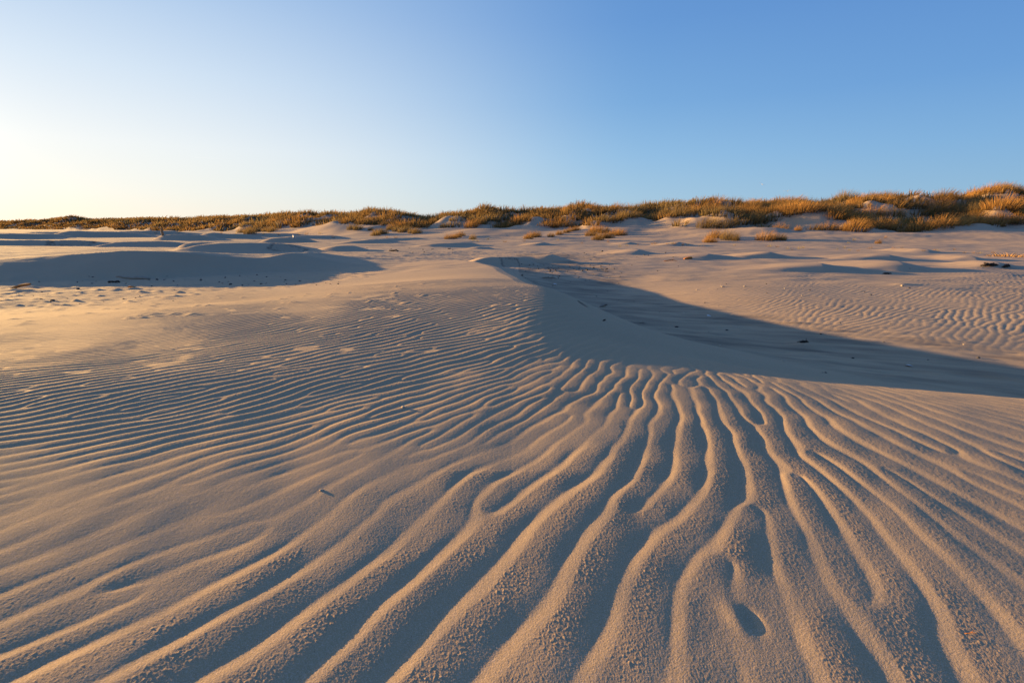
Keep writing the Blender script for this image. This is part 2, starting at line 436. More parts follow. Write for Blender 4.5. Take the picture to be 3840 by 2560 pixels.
# amplitude map of the near ripples, by photo region
AMP = [  # (u, v, peak-to-trough mm)
    (0, 690, 5), (200, 690, 7.00), (420, 690, 8.50), (700, 690, 5.60), (1000, 690, 11.20), (1200, 700, 14.00), (0, 750, 6), (150, 770, 4.50), (350, 760, 7.50), (600, 760, 14.70), (900, 750, 19.95),
    (0, 800, 10.50), (200, 830, 13.50), (0, 870, 12.00), (300, 900, 9.00), (600, 850, 10.50), (900, 830, 12.00), (1150, 780, 8.50), (1250, 740, 6.00),
    (0, 960, 6.50), (400, 980, 6.00), (800, 950, 5.50), (1100, 890, 3.60), (1250, 850, 2.50), (1330, 740, 1.80), (1350, 800, 2.60), (1500, 830, 1.20), (1800, 830, 0.30), (2200, 850, 0.40),
    (0, 1060, 2.76), (400, 1070, 2.48), (800, 1050, 1.38), (1100, 980, 1.95), (1300, 930, 4.50), (1420, 885, 4.50), (1600, 885, 4.00), (1500, 940, 5.50), (1700, 900, 4.00), (1900, 890, 1.50), (2200, 890, 1.50),
    (100, 1170, 0.83), (500, 1150, 0.78), (900, 1080, 0.78), (1150, 1030, 0.85), (1350, 990, 1.10), (1480, 985, 3.00), (1600, 980, 7.50), (1750, 970, 7.50), (1900, 950, 5.50), (2100, 960, 4.00), (2350, 960, 3.00),
    (200, 1270, 2.94), (600, 1190, 2.58), (900, 1160, 4.60), (1100, 1120, 6.44), (1350, 1080, 7.82), (1500, 1100, 8.28), (1700, 1100, 8.74), (1900, 1060, 7.36), (2100, 1080, 5.52), (2340, 1100, 4.60),
    (0, 1400, 4.14), (300, 1350, 5.06), (600, 1300, 6.90), (900, 1300, 9.20), (1200, 1250, 9.66), (1500, 1250, 9.20), (1800, 1250, 7.82), (2100, 1250, 7.36), (2340, 1300, 5.98),
    (100, 1560, 7.36), (500, 1500, 9.20), (900, 1500, 10.12), (1250, 1450, 9.66), (1500, 1430, 6.90), (1700, 1480, 1.20), (1740, 1400, 2.00), (1950, 1450, 8.28), (2250, 1450, 7.36), (1650, 1560, 4.60), (2100, 1560, 8.28)]
_ys, _xs = np.meshgrid(np.arange(640, 1640, 12.0), np.arange(-700, 3060, 16.0), indexing='ij')
_a = np.zeros_like(_xs); _w = np.zeros_like(_xs)
for (u, v, a) in AMP:
    w = 1 / (((_xs - u) * .8) ** 2 + ((_ys - v) * 1.7) ** 2 + 1200.) ** 2
    _a += w * a; _w += w
AMPMAP = _a / _w / 1000.0


def ampmap(u, v):
    fx = np.clip((u + 700) / 16.0, 0, AMPMAP.shape[1] - 1.001); fy = np.clip((v - 640) / 12.0, 0, AMPMAP.shape[0] - 1.001)
    ix = fx.astype(int); iy = fy.astype(int); px = fx - ix; py = fy - iy
    return ((AMPMAP[iy, ix] * (1 - px) + AMPMAP[iy, ix + 1] * px) * (1 - py)
            + (AMPMAP[iy + 1, ix] * (1 - px) + AMPMAP[iy + 1, ix + 1] * px) * py)


_t = np.arange(512) / 512.0
_tab = np.where(_t < .70, 1 - (_t / .70) ** 2.5, 0)
_r = np.clip((_t - .70) / .30, 0, 1)
_tab = np.where(_t >= .70, _r * _r * (3 - 2 * _r) * .75 + .25 * _r, _tab)
_k = np.exp(-((np.arange(512) - 256) / 512.0 / .028) ** 2 / 2); _k /= _k.sum()
_tab = np.real(np.fft.ifft(np.fft.fft(_tab) * np.fft.fft(np.fft.ifftshift(_k))))
_tab = (_tab - _tab.min()) / (_tab.max() - _tab.min()) * 2 - 1


def ripple_profile(c, s, amp):
    """steep face towards the sun, long grazing flank behind it; also the coarse-grain weight"""
    tau = (-np.arctan2(s, c) / (2 * math.pi)) % 1.0      # 0 on the crest, grows away from the sun
    k = np.clip(amp * 1.15, 0, 1)
    h = np.interp(tau, np.append(_t, 1.0), np.append(_tab, _tab[0]))
    d = np.where(tau > .9, 1 - tau, tau)
    coarse = sstep(.55, .30, tau) + sstep(.95, 1.0, tau)
    return h * k, np.clip(coarse, 0, 1) * k


# ------------------------------------------------------------------ polar sheet of the sand
def geom(r0, r1, f):
    n = max(1, int(math.log(r1 / r0) / f))
    return list(np.exp(np.linspace(math.log(r0), math.log(r1), n, endpoint=False)))


rows = geom(.05, .55, .08) + geom(.55, 1.7, .0023) + geom(1.7, 4.0, .0032) + geom(4, 16, .0026) + geom(16, 48, .0042) + geom(48, 160, .007) + geom(160, 1600, .03) + [1600.]
fine = np.arange(-R(53), R(53), .00165)
mid = np.arange(R(53), R(104), .0042)
out = np.arange(R(104), 2 * math.pi - R(104), .035)
th = np.concatenate([fine, mid, out, 2 * math.pi - mid[::-1]])
rr = np.array(rows)
NR, NC = len(rr), len(th)
TH, RRr = np.meshgrid(th, rr)
X = (np.sin(TH) * RRr).ravel(); Y = (np.cos(TH) * RRr).ravel()
print('terrain', NR, NC, NR * NC)
Z0 = zbase(X, Y)
Z = Z0.copy()
Uv, Vv = project(X, Y, Z0)
front = Y > -.95
rad = np.hypot(X, Y)
ang_ok = (np.abs(TH) < R(103)) | (np.abs(TH) > 2 * math.pi - R(103))
ang_ok = ang_ok.ravel()
COARSE = np.zeros_like(Z, np.float32)

m = np.where((rad < 13.5) & front & ang_ok)[0]
e = g_near.edge(X[m], Y[m], .5)
wv = .6 + .9 * sstep(-.4, .5, X[m]) * sstep(1100, 960, Vv[m] * .5 + 520)
wx = X[m] + .014 * wv * fbm(X[m] * 4.2, Y[m] * 4.2, 37, 2); wy = Y[m] + .014 * wv * fbm(X[m] * 4.2, Y[m] * 4.2, 38, 2)
cc = g_near.sample(g_near.c, wx, wy); ss = g_near.sample(g_near.s, wx, wy); aa = g_near.sample(g_near.amp, wx, wy)
h, co = ripple_profile(cc, ss, aa)
A = ampmap(Uv[m], Vv[m]) * e
# keep the near ripples on the near dune only, fading in patches on its lower windward foot
ondune = sstep(.02, .10, Z0[m] - PLAIN) * (1 - sstep(.5, 2.5, X[m] - smooth_interp(Y[m], TY, TX) + 2.5))
ondune = np.where(Y[m] < 3.0, 1, ondune)
patch = .75 + .25 * sstep(-.35, .25, fbm(X[m] * .9, Y[m] * 1.6, 33, 2))
patch = np.where(Vv[m] < 1080, patch, .62 + .50 * sstep(-.4, .3, fbm(X[m] * 3.2, Y[m] * 3.2, 35, 2)))
A = A * ondune * patch
Z[m] += .5 * A * h * (.62 - .24 * sstep(1000, 1150, Vv[m]) - .06 * sstep(1500, 1800, Uv[m]))
cw = co * np.clip(A / .007 - .2, 0, 1)
COARSE[m] = cw
# pits and soft unevenness
near = np.where((rad < 6) & front & ang_ok)[0]
Z[near] += .0048 * fbm(X[near] * 2.1, Y[near] * 2.1, 41, 3) * sstep(6, 3, rad[near])
px_, py_ = gp(1722, 1432, 0)
q = ((X - px_ - .004) / .019) ** 2 + ((Y - py_) / .034) ** 2
Z -= .0055 * np.exp(-q * 1.6) * (rad < 3)
q = ((X - px_ + .028) / .022) ** 2 + ((Y - py_ - .006) / .045) ** 2
Z += .0028 * np.exp(-q * 1.3) * (rad < 3)
# grain clusters on crest and lee flank, then fine roughness
g1 = np.where((rad < 2.6) & (rad > .4) & ang_ok & front)[0]
n1 = noise(X[g1] * 150, Y[g1] * 150, 51); n2 = noise(X[g1] * 230, Y[g1] * 230, 52); n3 = noise(X[g1] * 330, Y[g1] * 330, 53)
lumps = np.clip(n1 + .45 * n2 - .18, 0, None)
wgt = np.clip(COARSE[g1] * 1.25, 0, 1) * sstep(2.6, 1.2, rad[g1]) * (.45 + .55 * sstep(-.3, .4, noise(X[g1] * 9, Y[g1] * 9, 55)))
Z[g1] += .0014 * lumps * wgt ** 1.5 + (.0002 * n2 * (.3 + .7 * wgt) + .0002 * n3) * sstep(2.6, 1.3, rad[g1])
g2 = np.where((rad < 5.5) & (rad >= .4) & ang_ok & front)[0]
Z[g2] += (.0001 * noise(X[g2] * 60, Y[g2] * 60, 57)) * sstep(5.5, 2, rad[g2])
# fine wind streaks on lit troughs, lower right
sx = X[g1] * .25 + Y[g1] * .97; sy = X[g1] * .97 - Y[g1] * .25
Z[g1] += .00006 * noise(sx * 9, sy * 130, 61) * (1 - wgt) * sstep(-.1, .5, X[g1])
# single-grain roughness everywhere near the camera
g3 = np.where((rad < 9) & (rad > .4) & ang_ok & front)[0]
gk = .018 + .066 * np.clip(COARSE[g3], 0, 1) * sstep(3.5, 1.2, rad[g3])
Z[g3] += (rng.standard_normal(len(g3)) * gk * rad[g3] * .0018 * sstep(9, 4, rad[g3]))
# right rippled sheet
m = np.where((X > 1.2) & (Y > 4.4) & (X < 15.5) & (Y < 17.5) & ang_ok)[0]
e = g_right.edge(X[m], Y[m], 1.2)
h, _ = ripple_profile(g_right.sample(g_right.c, X[m], Y[m]), g_right.sample(g_right.s, X[m], Y[m]), g_right.sample(g_right.amp, X[m], Y[m]))
lit = interp(Uv[m], [1350, 1430, 1700, 2000, 2352, 2600], [640, 668, 722, 765, 812, 840])
mask = sstep(30, -25, Vv[m] - lit) * sstep(1400, 1520, Uv[m]) * sstep(596, 640, Vv[m])
strength = interp(Uv[m], [1430, 1700, 1900, 2150, 2352], [.0036, .0038, .0038, .0042, .0044])
Z[m] += .5 * strength * h * e * mask * (.5 + .5 * sstep(-.3, .3, fbm(X[m] * .5, Y[m] * .5, 71, 2)))
# left shadow dune, faint ripples
m = np.where((X < -4.5) & (Y > 8.8) & (X > -19) & (Y < 15.5) & ang_ok)[0]
e = g_left.edge(X[m], Y[m], .8)
h, _ = ripple_profile(g_left.sample(g_left.c, X[m], Y[m]), g_left.sample(g_left.s, X[m], Y[m]), g_left.sample(g_left.amp, X[m], Y[m]))
Z[m] += .5 * .007 * h * e * sstep(-7.5, -10.5, X[m]) * sstep(.06, .2, Z0[m] - PLAIN)
# scoured interdune floor: elongated low ledges and streaks
flat = (rad > 3.2) & (rad < 26) & ang_ok & (Z0 - PLAIN < .16)
m = np.where(flat)[0]
fl = sstep(.14, .05, Z0[m] - PLAIN) * sstep(3.2, 4.4, rad[m])
a1 = X[m] * .88 - Y[m] * .47; b1 = X[m] * .47 + Y[m] * .88        # down-wind / cross-wind
st = noise(a1 * 1.1, b1 * 4.6, 81) + .5 * noise(a1 * 3.4, b1 * 11, 82)
st2 = np.clip(noise(a1 * 2.0, b1 * 6.0, 83) - .22, 0, None)
rightlit = np.zeros(len(m))
ll = interp(Uv[m], [1350, 1430, 1700, 2000, 2352, 2600], [640, 668, 722, 765, 812, 840])
rightlit = sstep(15, -25, Vv[m] - ll) * sstep(1380, 1480, Uv[m])
Z[m] += fl * (1 - .75 * rightlit) * (.012 * st + .036 * st2)
# small far ripples / unevenness
m = np.where((rad > 13) & (rad < 60) & ang_ok)[0]
Z[m] += .010 * noise(X[m] * 1.6 + Y[m] * .8, Y[m] * 3.2, 91) + .02 * fbm(X[m] * .5, Y[m] * .8, 92, 2)


nr_ = np.random.default_rng(404)
for _ in range(95):
    if _ < 70:
        nx0, ny0 = gp(nr_.uniform(0, 1000), nr_.uniform(672, 800), -.35)
    else:
        nx0, ny0 = gp(nr_.uniform(0, 420), nr_.uniform(664, 700), -.48)
    sel = np.where((np.abs(X - nx0) < .5) & (np.abs(Y - ny0) < .5))[0]
    hgt_ = nr_.uniform(.006, .016) * (1.7 if _ >= 70 else 1); wd_ = nr_.uniform(.022, .05)
    dx_ = (X[sel] - nx0) * .88 - (Y[sel] - ny0) * .47; dy_ = (X[sel] - nx0) * .47 + (Y[sel] - ny0) * .88
    tail = np.where(dx_ > 0, .30, 1.0)
    Z[sel] += hgt_ * np.exp(-((dx_ * tail) ** 2 + dy_ ** 2 * (.6 + .4 * tail)) / wd_ ** 2)
# drift under the driftwood on the left
for (uu_, vv_, hh_, ww_) in ((310, 648, .05, .32), (48, 668, .05, .16), (304, 665, .03, .10), (1842, 792, .03, .16), (2072, 661, .025, .18)):
    nx0, ny0 = gp(uu_, vv_, PLAIN)
    sel = np.where((np.abs(X - nx0) < 1.6) & (np.abs(Y - ny0) < 1.6))[0]
    dx_ = X[sel] - nx0; dy_ = Y[sel] - ny0
    Z[sel] += hh_ * np.exp(-(np.where(dx_ > 0, dx_ * .6, dx_) ** 2 + (dy_ * 1.6) ** 2) / ww_ ** 2)


def grid_mesh(name, sel_face, mat, attrs):
    """polar faces selected by mask -> mesh object"""
    fi = np.where(sel_face.ravel())[0]
    r = fi // NC; c = fi % NC; c2 = (c + 1) % NC
    quads = np.stack([r * NC + c, (r + 1) * NC + c, (r + 1) * NC + c2, r * NC + c2], 1)
    used = np.zeros(NR * NC, bool); used[quads.ravel()] = True
    remap = np.cumsum(used) - 1
    co = np.stack([X[used], Y[used], Z[used]], 1).astype(np.float32)
    q = remap[quads].astype(np.int32)
    # face up: r outward, c clockwise seen from above -> (r,c),(r+1,c),(r+1,c+1) is clockwise, flip
    q = q[:, ::-1].copy()
    me = bpy.data.meshes.new(name)
    me.vertices.add(len(co)); me.vertices.foreach_set('co', co.ravel())
    me.loops.add(q.size); me.loops.foreach_set('vertex_index', q.ravel())
    me.polygons.add(len(q)); me.polygons.foreach_set('loop_start', np.arange(0, q.size, 4, dtype=np.int32))
    me.polygons.foreach_set('use_smooth', np.ones(len(q), bool))
    for an, arr in attrs.items():
        at = me.attributes.new(an, 'FLOAT', 'POINT'); at.data.foreach_set('value', arr[used].astype(np.float32))
    me.update(); me.validate()
    me.materials.append(mat)
    o = bpy.data.objects.new(name, me); C.objects.link(o)
    return o


# ------------------------------------------------------------------ materials
def new_mat(name):
    m = bpy.data.materials.new(name); m.use_nodes = True
    nt = m.node_tree; b = nt.nodes['Principled BSDF']
    return m, nt, b


def node(nt, t, **kw):
    n = nt.nodes.new(t)
    for k, v in kw.items():
        setattr(n, k, v)
    return n


def mix_col(nt, fac, a, b, blend='MIX'):
    n = node(nt, 'ShaderNodeMix', data_type='RGBA', blend_type=blend)
    for s, v in ((0, fac), (6, a), (7, b)):
        if hasattr(v, 'is_output'):
            nt.links.new(v, n.inputs[s])
        else:
            n.inputs[s].default_value = v
    return n.outputs[2]


def ramp(nt, src, p0, p1, c0=(0, 0, 0, 1), c1=(1, 1, 1, 1)):
    n = node(nt, 'ShaderNodeValToRGB')
    n.color_ramp.elements[0].position = p0; n.color_ramp.elements[1].position = p1
    n.color_ramp.elements[0].color = c0; n.color_ramp.elements[1].color = c1
    nt.links.new(src, n.inputs[0])
    return n.outputs[0]


def sand_material():
    m, nt, b = new_mat('sand')
    geo = node(nt, 'ShaderNodeNewGeometry'); pos = geo.outputs['Position']

    def nz(scale, detail=3, rough=.6):
        n = node(nt, 'ShaderNodeTexNoise'); n.inputs['Scale'].default_value = scale
        n.inputs['Detail'].default_value = detail; n.inputs['Roughness'].default_value = rough
        nt.links.new(pos, n.inputs['Vector']); return n.outputs['Fac']
    base = mix_col(nt, ramp(nt, nz(.35, 4), .35, .7), (.435, .32, .186, 1), (.38, .275, .158, 1))
    base = mix_col(nt, ramp(nt, nz(420, 2), .45, .78), base, (.60, .46, .34, 1))       # pale grains
    base = mix_col(nt, ramp(nt, nz(520, 2, .5), .62, .74), base, (.20, .13, .085, 1))   # dark grains
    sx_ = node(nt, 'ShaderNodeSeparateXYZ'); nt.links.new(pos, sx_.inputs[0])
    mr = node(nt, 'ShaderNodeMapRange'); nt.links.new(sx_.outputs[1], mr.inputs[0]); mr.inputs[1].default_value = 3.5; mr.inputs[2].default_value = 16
    base = mix_col(nt, mr.outputs[0], base, mix_col(nt, .6, base, (.46, .345, .245, 1)))  # atmospheric paling with distance, painted into the sand colour
    at = node(nt, 'ShaderNodeAttribute', attribute_name='coarse')
    fac = node(nt, 'ShaderNodeMath', operation='MULTIPLY'); fac.inputs[1].default_value = .35
    nt.links.new(at.outputs['Fac'], fac.inputs[0])
    base = mix_col(nt, fac.outputs[0], base, (.42, .285, .165, 1))
    wet_shade = node(nt, 'ShaderNodeAttribute', attribute_name='damp_shade')
    base = mix_col(nt, wet_shade.outputs['Fac'], base, (.13, .105, .08, 1))  # darkens damp crust, and carries the shade painted on the flat
    nt.links.new(base, b.inputs['Base Color'])
    b.inputs['Roughness'].default_value = .95
    b.inputs['Specular IOR Level'].default_value = .12
    bu = node(nt, 'ShaderNodeBump'); bu.inputs['Strength'].default_value = .55; bu.inputs['Distance'].default_value = .0009
    mx = node(nt, 'ShaderNodeMath', operation='ADD')
    nt.links.new(nz(330, 2, .7), mx.inputs[0]); nt.links.new(nz(140, 2, .6), mx.inputs[1])
    nt.links.new(mx.outputs[0], bu.inputs['Height']); nt.links.new(bu.outputs['Normal'], b.inputs['Normal'])
    return m


SAND = sand_material()

# damp, broken crust on slip faces; shade painted on the flat (attribute) -----------------------------------------
DAMP_SHADE = np.zeros_like(Z, np.float32)
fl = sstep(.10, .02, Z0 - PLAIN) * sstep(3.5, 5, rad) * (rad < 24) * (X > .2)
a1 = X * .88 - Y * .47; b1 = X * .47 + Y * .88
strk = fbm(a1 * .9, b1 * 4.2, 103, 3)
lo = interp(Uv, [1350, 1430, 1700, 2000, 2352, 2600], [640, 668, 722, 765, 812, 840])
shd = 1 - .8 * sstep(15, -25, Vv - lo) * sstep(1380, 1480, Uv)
DAMP_SHADE += (fl * shd * np.clip(.25 + .22 * fbm(X * .35, Y * .5, 101, 3) + .48 * strk, .02, .75)).astype(np.float32)  # damp tone plus painted shade streaks, held to the shadowed side of the flat


def hit(u, v, ymin=.5):
    """first ground point on the line of sight (survey coordinates)"""
    dx, dy, dz = ray(u, v)
    ys = np.exp(np.linspace(math.log(ymin), math.log(700), 1500))
    t = ys / dy
    zr = EYE + dz * t
    zt = zbase(dx * t, ys)
    k = np.where(zr <= zt)[0]
    i = k[0] if len(k) else len(ys) - 1
    return float(dx * t[i]), float(ys[i]), float(zt[i])


def slump(u, v, w, hgt, seed, depth=.03):
    """broken sand crust: angular cracked plates with a dark moist outline"""
    x, y, z = hit(u, v)
    sel = np.where((np.abs(X - x) < w * 1.5) & (np.abs(Y - y) < hgt * 2.5) & ang_ok)[0]
    p = (X[sel] - x) / w; q = (Y[sel] - y) / hgt
    jag = .18 * noise(X[sel] * 5 / w, Y[sel] * 5 / w, seed)
    d = np.maximum(np.abs(p + .15 * q), np.abs(q)) + jag
    inside = sstep(1.0, .93, d)
    cell = noise(X[sel] * 7 / w + 3, Y[sel] * 7 / w, seed + 2)
    crack = sstep(.10, .02, np.abs(cell)) * inside
    rim = sstep(.80, .9, d) * sstep(1.03, .95, d)
    DAMP_SHADE[sel] = np.maximum(DAMP_SHADE[sel], np.clip(.6 * rim + .6 * crack * sstep(.3, .8, d) + .12 * inside, 0, 1))
    Z[sel] -= depth * (.5 * rim + .35 * crack) * inside


slump(1172, 605, .30, .25, 301, .012)
slump(166, 556, 1.5, .8, 303, .05)
slump(662, 571, .9, .8, 305, .05)
# crack along the shoulder of the near lee side
xa, ya_ = hit(1328, 690)[:2]; xb, yb_ = hit(1349, 706)[:2]
tt = np.clip(((X - xa) * (xb - xa) + (Y - ya_) * (yb_ - ya_)) / ((xb - xa) ** 2 + (yb_ - ya_) ** 2 + 1e-9), 0, 1)
dd = np.hypot(X - (xa + tt * (xb - xa)), Y - (ya_ + tt * (yb_ - ya_)))
ck = sstep(.034, .012, dd / (.25 + np.sin(tt * math.pi)) ) * (rad < 9) * (rad > 4)
DAMP_SHADE = np.maximum(DAMP_SHADE, (ck * .85).astype(np.float32)); Z -= .02 * ck

u_, yra, yrb, yrt = ridge_parts(X, Y)
hillv = (Y > yra + .15 * (yrb - yra)).reshape(NR, NC)
hf = hillv[:-1] & hillv[1:]
hf = hf & np.roll(hillv, -1, 1)[:-1]
ATT = {'coarse': COARSE, 'damp_shade': DAMP_SHADE}
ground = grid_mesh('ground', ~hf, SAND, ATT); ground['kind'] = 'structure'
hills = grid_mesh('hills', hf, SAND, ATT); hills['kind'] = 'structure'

Zg = Z.reshape(NR, NC)


def ztop(x, y):
    """height of the finished sheet (nearest vertex, bilinear)"""
    r = math.hypot(x, y); t = math.atan2(x, y) % (2 * math.pi)
    thn = th % (2 * math.pi)
    j = int(np.argmin(np.abs(((thn - t + math.pi) % (2 * math.pi)) - math.pi)))
    i = int(np.clip(np.searchsorted(rr, r), 1, NR - 1)); f = (r - rr[i - 1]) / (rr[i] - rr[i - 1])
    return float(Zg[i - 1, j] * (1 - f) + Zg[i, j] * f)


# ------------------------------------------------------------------ things
def tag(o, label, cat, group=None):
    o['label'] = label; o['category'] = cat
    if group:
        o['group'] = group
    return o


def mesh_obj(name, verts, faces, mat, parent=None, smooth=False, attr=None):
    me = bpy.data.meshes.new(name)
    me.from_pydata([tuple(v) for v in verts], [], [tuple(f) for f in faces])
    if smooth:
        me.polygons.foreach_set('use_smooth', np.ones(len(me.polygons), bool))
    if attr is not None:
        for an, arr in attr.items():
            at = me.attributes.new(an, 'FLOAT', 'POINT'); at.data.foreach_set('value', np.asarray(arr, np.float32))
    me.materials.append(mat); me.update()
    o = bpy.data.objects.new(name, me); C.objects.link(o)
    if parent:
        o.parent = parent
    return o


def empty(name, loc, rz=0):
    o = bpy.data.objects.new(name, None); C.objects.link(o); o.location = loc; o.rotation_euler = (0, 0, rz)
    o.empty_display_size = .1
    return o


def grass_material(name, base, tip, tip2, trans=.35):
    m, nt, b = new_mat(name)
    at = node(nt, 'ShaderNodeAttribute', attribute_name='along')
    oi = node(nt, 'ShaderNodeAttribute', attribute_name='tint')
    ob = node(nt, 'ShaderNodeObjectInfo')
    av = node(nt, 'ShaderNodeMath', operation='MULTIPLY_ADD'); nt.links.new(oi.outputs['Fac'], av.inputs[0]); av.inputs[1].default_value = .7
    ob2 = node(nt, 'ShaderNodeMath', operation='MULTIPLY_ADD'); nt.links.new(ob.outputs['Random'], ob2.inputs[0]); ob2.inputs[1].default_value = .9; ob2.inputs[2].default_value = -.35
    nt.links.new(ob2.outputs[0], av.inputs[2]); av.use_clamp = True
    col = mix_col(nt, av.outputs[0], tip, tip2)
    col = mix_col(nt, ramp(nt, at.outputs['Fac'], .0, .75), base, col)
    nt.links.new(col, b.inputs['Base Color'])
    b.inputs['Roughness'].default_value = .75; b.inputs['Specular IOR Level'].default_value = .15
    tr = node(nt, 'ShaderNodeBsdfTranslucent'); nt.links.new(col, tr.inputs['Color'])
    mx = node(nt, 'ShaderNodeMixShader'); mx.inputs[0].default_value = trans
    nt.links.new(b.outputs[0], mx.inputs[1]); nt.links.new(tr.outputs[0], mx.inputs[2])
    nt.links.new(mx.outputs[0], nt.nodes['Material Output'].inputs['Surface'])
    return m


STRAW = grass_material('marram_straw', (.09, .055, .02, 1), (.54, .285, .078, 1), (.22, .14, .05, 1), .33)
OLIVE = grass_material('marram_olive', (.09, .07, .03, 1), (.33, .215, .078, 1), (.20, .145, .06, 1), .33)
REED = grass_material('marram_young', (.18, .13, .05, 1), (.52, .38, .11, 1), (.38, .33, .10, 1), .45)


def clump_arrays(r, n, rad, hmin, hmax, wid, spread, lean=(.22, -.10), seg=3):
    """grass blades as tapered bent strips; returns verts, faces, along, tint (unit: metres)"""
    ang = r.uniform(0, 2 * math.pi, n); q = np.sqrt(r.uniform(0, 1, n)) * rad
    bx, by = np.cos(ang) * q, np.sin(ang) * q
    hh = r.uniform(hmin, hmax, n) * (1 - .62 * (q / max(rad, 1e-6)) ** 2)
    out = spread * (.25 + .75 * q / max(rad, 1e-6))
    dx = np.cos(ang) * out + lean[0] + r.normal(0, .14, n); dy = np.sin(ang) * out + lean[1] + r.normal(0, .14, n)
    fa = r.uniform(0, math.pi, n); wx, wy = np.cos(fa), np.sin(fa)
    ts = np.linspace(0, 1, seg + 1)
    V = []; A = []
    for t in ts:
        w = wid * (1 - .85 * t ** 1.5) * .5
        cx = bx + dx * hh * t ** 1.7; cy = by + dy * hh * t ** 1.7; cz = hh * (t - .16 * t * t * np.hypot(dx, dy)) - .04
        V.append(np.stack([cx - wx * w, cy - wy * w, cz], 1)); V.append(np.stack([cx + wx * w, cy + wy * w, cz], 1))
        A += [np.full(n, t), np.full(n, t)]
    k = 2 * (seg + 1)
    V = np.stack(V, 1).reshape(-1, 3); A = np.stack(A, 1).reshape(-1)
    base = np.arange(n)[:, None] * k
    F = np.concatenate([base + np.array([2 * i, 2 * i + 1, 2 * i + 3, 2 * i + 2]) for i in range(seg)], 0)
    T = np.repeat(r.uniform(0, 1, n), k)
    return V, F, A, T


def fast_mesh(name, V, F, mat, attrs):
    me = bpy.data.meshes.new(name)
    me.vertices.add(len(V)); me.vertices.foreach_set('co', np.ascontiguousarray(V, np.float32).ravel())
    F = np.ascontiguousarray(F, np.int32)
    me.loops.add(F.size); me.loops.foreach_set('vertex_index', F.ravel())
    me.polygons.add(len(F)); me.polygons.foreach_set('loop_start', np.arange(0, F.size, 4, dtype=np.int32))
    me.polygons.foreach_set('use_smooth', np.ones(len(F), bool))
    for an, arr in attrs.items():
        at = me.attributes.new(an, 'FLOAT', 'POINT'); at.data.foreach_set('value', np.asarray(arr, np.float32))
    me.update(); me.validate(); me.materials.append(mat)
    return me


gr = np.random.default_rng(77)
CLUMPS = []
for i in range(9):
    mat = STRAW if i < 6 else OLIVE
    a = clump_arrays(gr, 330, .88, .75, 1.15, .027, .6, (.20 + .08 * gr.standard_normal(), -.12))
    CLUMPS.append(fast_mesh('marram_clump', a[0], a[1], mat, {'along': a[2], 'tint': a[3]}))
TUFTS = []
for i in range(4):
    a = clump_arrays(gr, 26, .26, .55, 1.1, .022, .4, (.18, -.05))
    TUFTS.append(fast_mesh('marram_tuft', a[0], a[1], REED if i % 2 else STRAW, {'along': a[2], 'tint': a[3]}))


def place_grass(me, name, x, y, s, rz, label, group, zs=None, sink=.03, wide=1.0):
    o = bpy.data.objects.new(name, me); C.objects.link(o)
    z = float(zbase(np.array([x]), np.array([y]))[0]) if zs is None else zs
    o.location = (x, y, z - sink * s); o.scale = (s * wide, s * wide, s); o.rotation_euler = (0, 0, rz)
    return tag(o, label, 'grass clump' if name == 'marram_clump' else 'grass tuft', group)


# isolated clumps and tufts at the foot of the ridge: (u, v of the foot, height in survey px, width factor, label, group)
def cA(pts):   # photo crop 1270,700 scale 1.809
    return [((1270 + a / 1.8092) / 1.6327, (700 + b / 1.8092) / 1.6327) for a, b in pts]


def cB(pts):
    return [((2540 + a / 1.8092) / 1.6327, (650 + b / 1.8092) / 1.6327) for a, b in pts]


def cL(pts):
    return [(a / 1.8092 / 1.6327, (700 + b / 1.8092) / 1.6327) for a, b in pts]


ISO = [
    (cB([(218, 468)])[0], 16, 1.0, 'leaning golden grass clump, left end of the two-clump mound below the ridge', None),
    (cB([(262, 436)])[0], 17, 1.25, 'full golden grass clump crowning the two-clump mound below the ridge', None),
    (cB([(350, 450)])[0], 19, 1.1, 'darker brown grass clump just right of the full clump on the mound', None),
    (cB([(396, 458)])[0], 12, .7, 'small low grass tuft at the right foot of the darker brown clump', None),
    (cB([(598, 455)])[0], 19, 1.25, 'round golden grass clump on the sand lobe right of the two-clump mound', None),
    (cB([(688, 452)])[0], 13, 1.2, 'low ragged grass clump right of the round golden one on the sand lobe', None),
    (cB([(722, 456)])[0], 9, .6, 'tiny grass tuft ending the lobe with the round golden clump', None),
    (cB([(1362, 478)])[0], 9, .8, 'lone small orange grass tuft on the smooth sand slope below the right ridge', None),
    (cB([(818, 390)])[0], 10, .8, 'single small clump hanging on bare sand under the ridge grass', None),
]
for p in cA([(1285, 355), (1340, 342), (1310, 345)]):
    ISO.append((p, 12, 1.0, 'golden grass clump of the low group on the middle sand slope', 'low group of three clumps on the slope'))
for p in cA([(1440, 342), (1497, 325), (1545, 312), (1575, 303), (1615, 298)]):
    ISO.append((p, 9, 1.0, 'small grass tuft in the string climbing the slope beside the dense cluster', 'string of tufts climbing the slope'))
for p in cA([(1712, 332), (1742, 306), (1796, 314), (1790, 352), (1825, 350), (1755, 362), (1872, 326), (1912, 332)]):
    ISO.append((p, 13, 1.15, 'brown gold grass clump of the dense cluster on the dune foot at the middle right', 'dense cluster of clumps on the dune foot'))
for p in cA([(778, 352), (742, 356), (830, 334), (806, 346)]):
    ISO.append((p, 10, 1.0, 'yellow grass tuft of the sparse group at the foot of the middle slope', 'sparse group at the middle slope'))
ISO.append((cA([(907, 357)])[0], 11, .8, 'dark upright grass tuft alone right of the sparse yellow group', None))
for p in cA([(250, 332), (300, 322), (355, 292), (397, 303), (430, 310), (460, 298), (500, 314), (530, 318), (270, 320)]):
    ISO.append((p, 11, 1.1, 'dark brown grass clump on the low mound in the gap of the ridge', 'clumps on the mound in the ridge gap'))
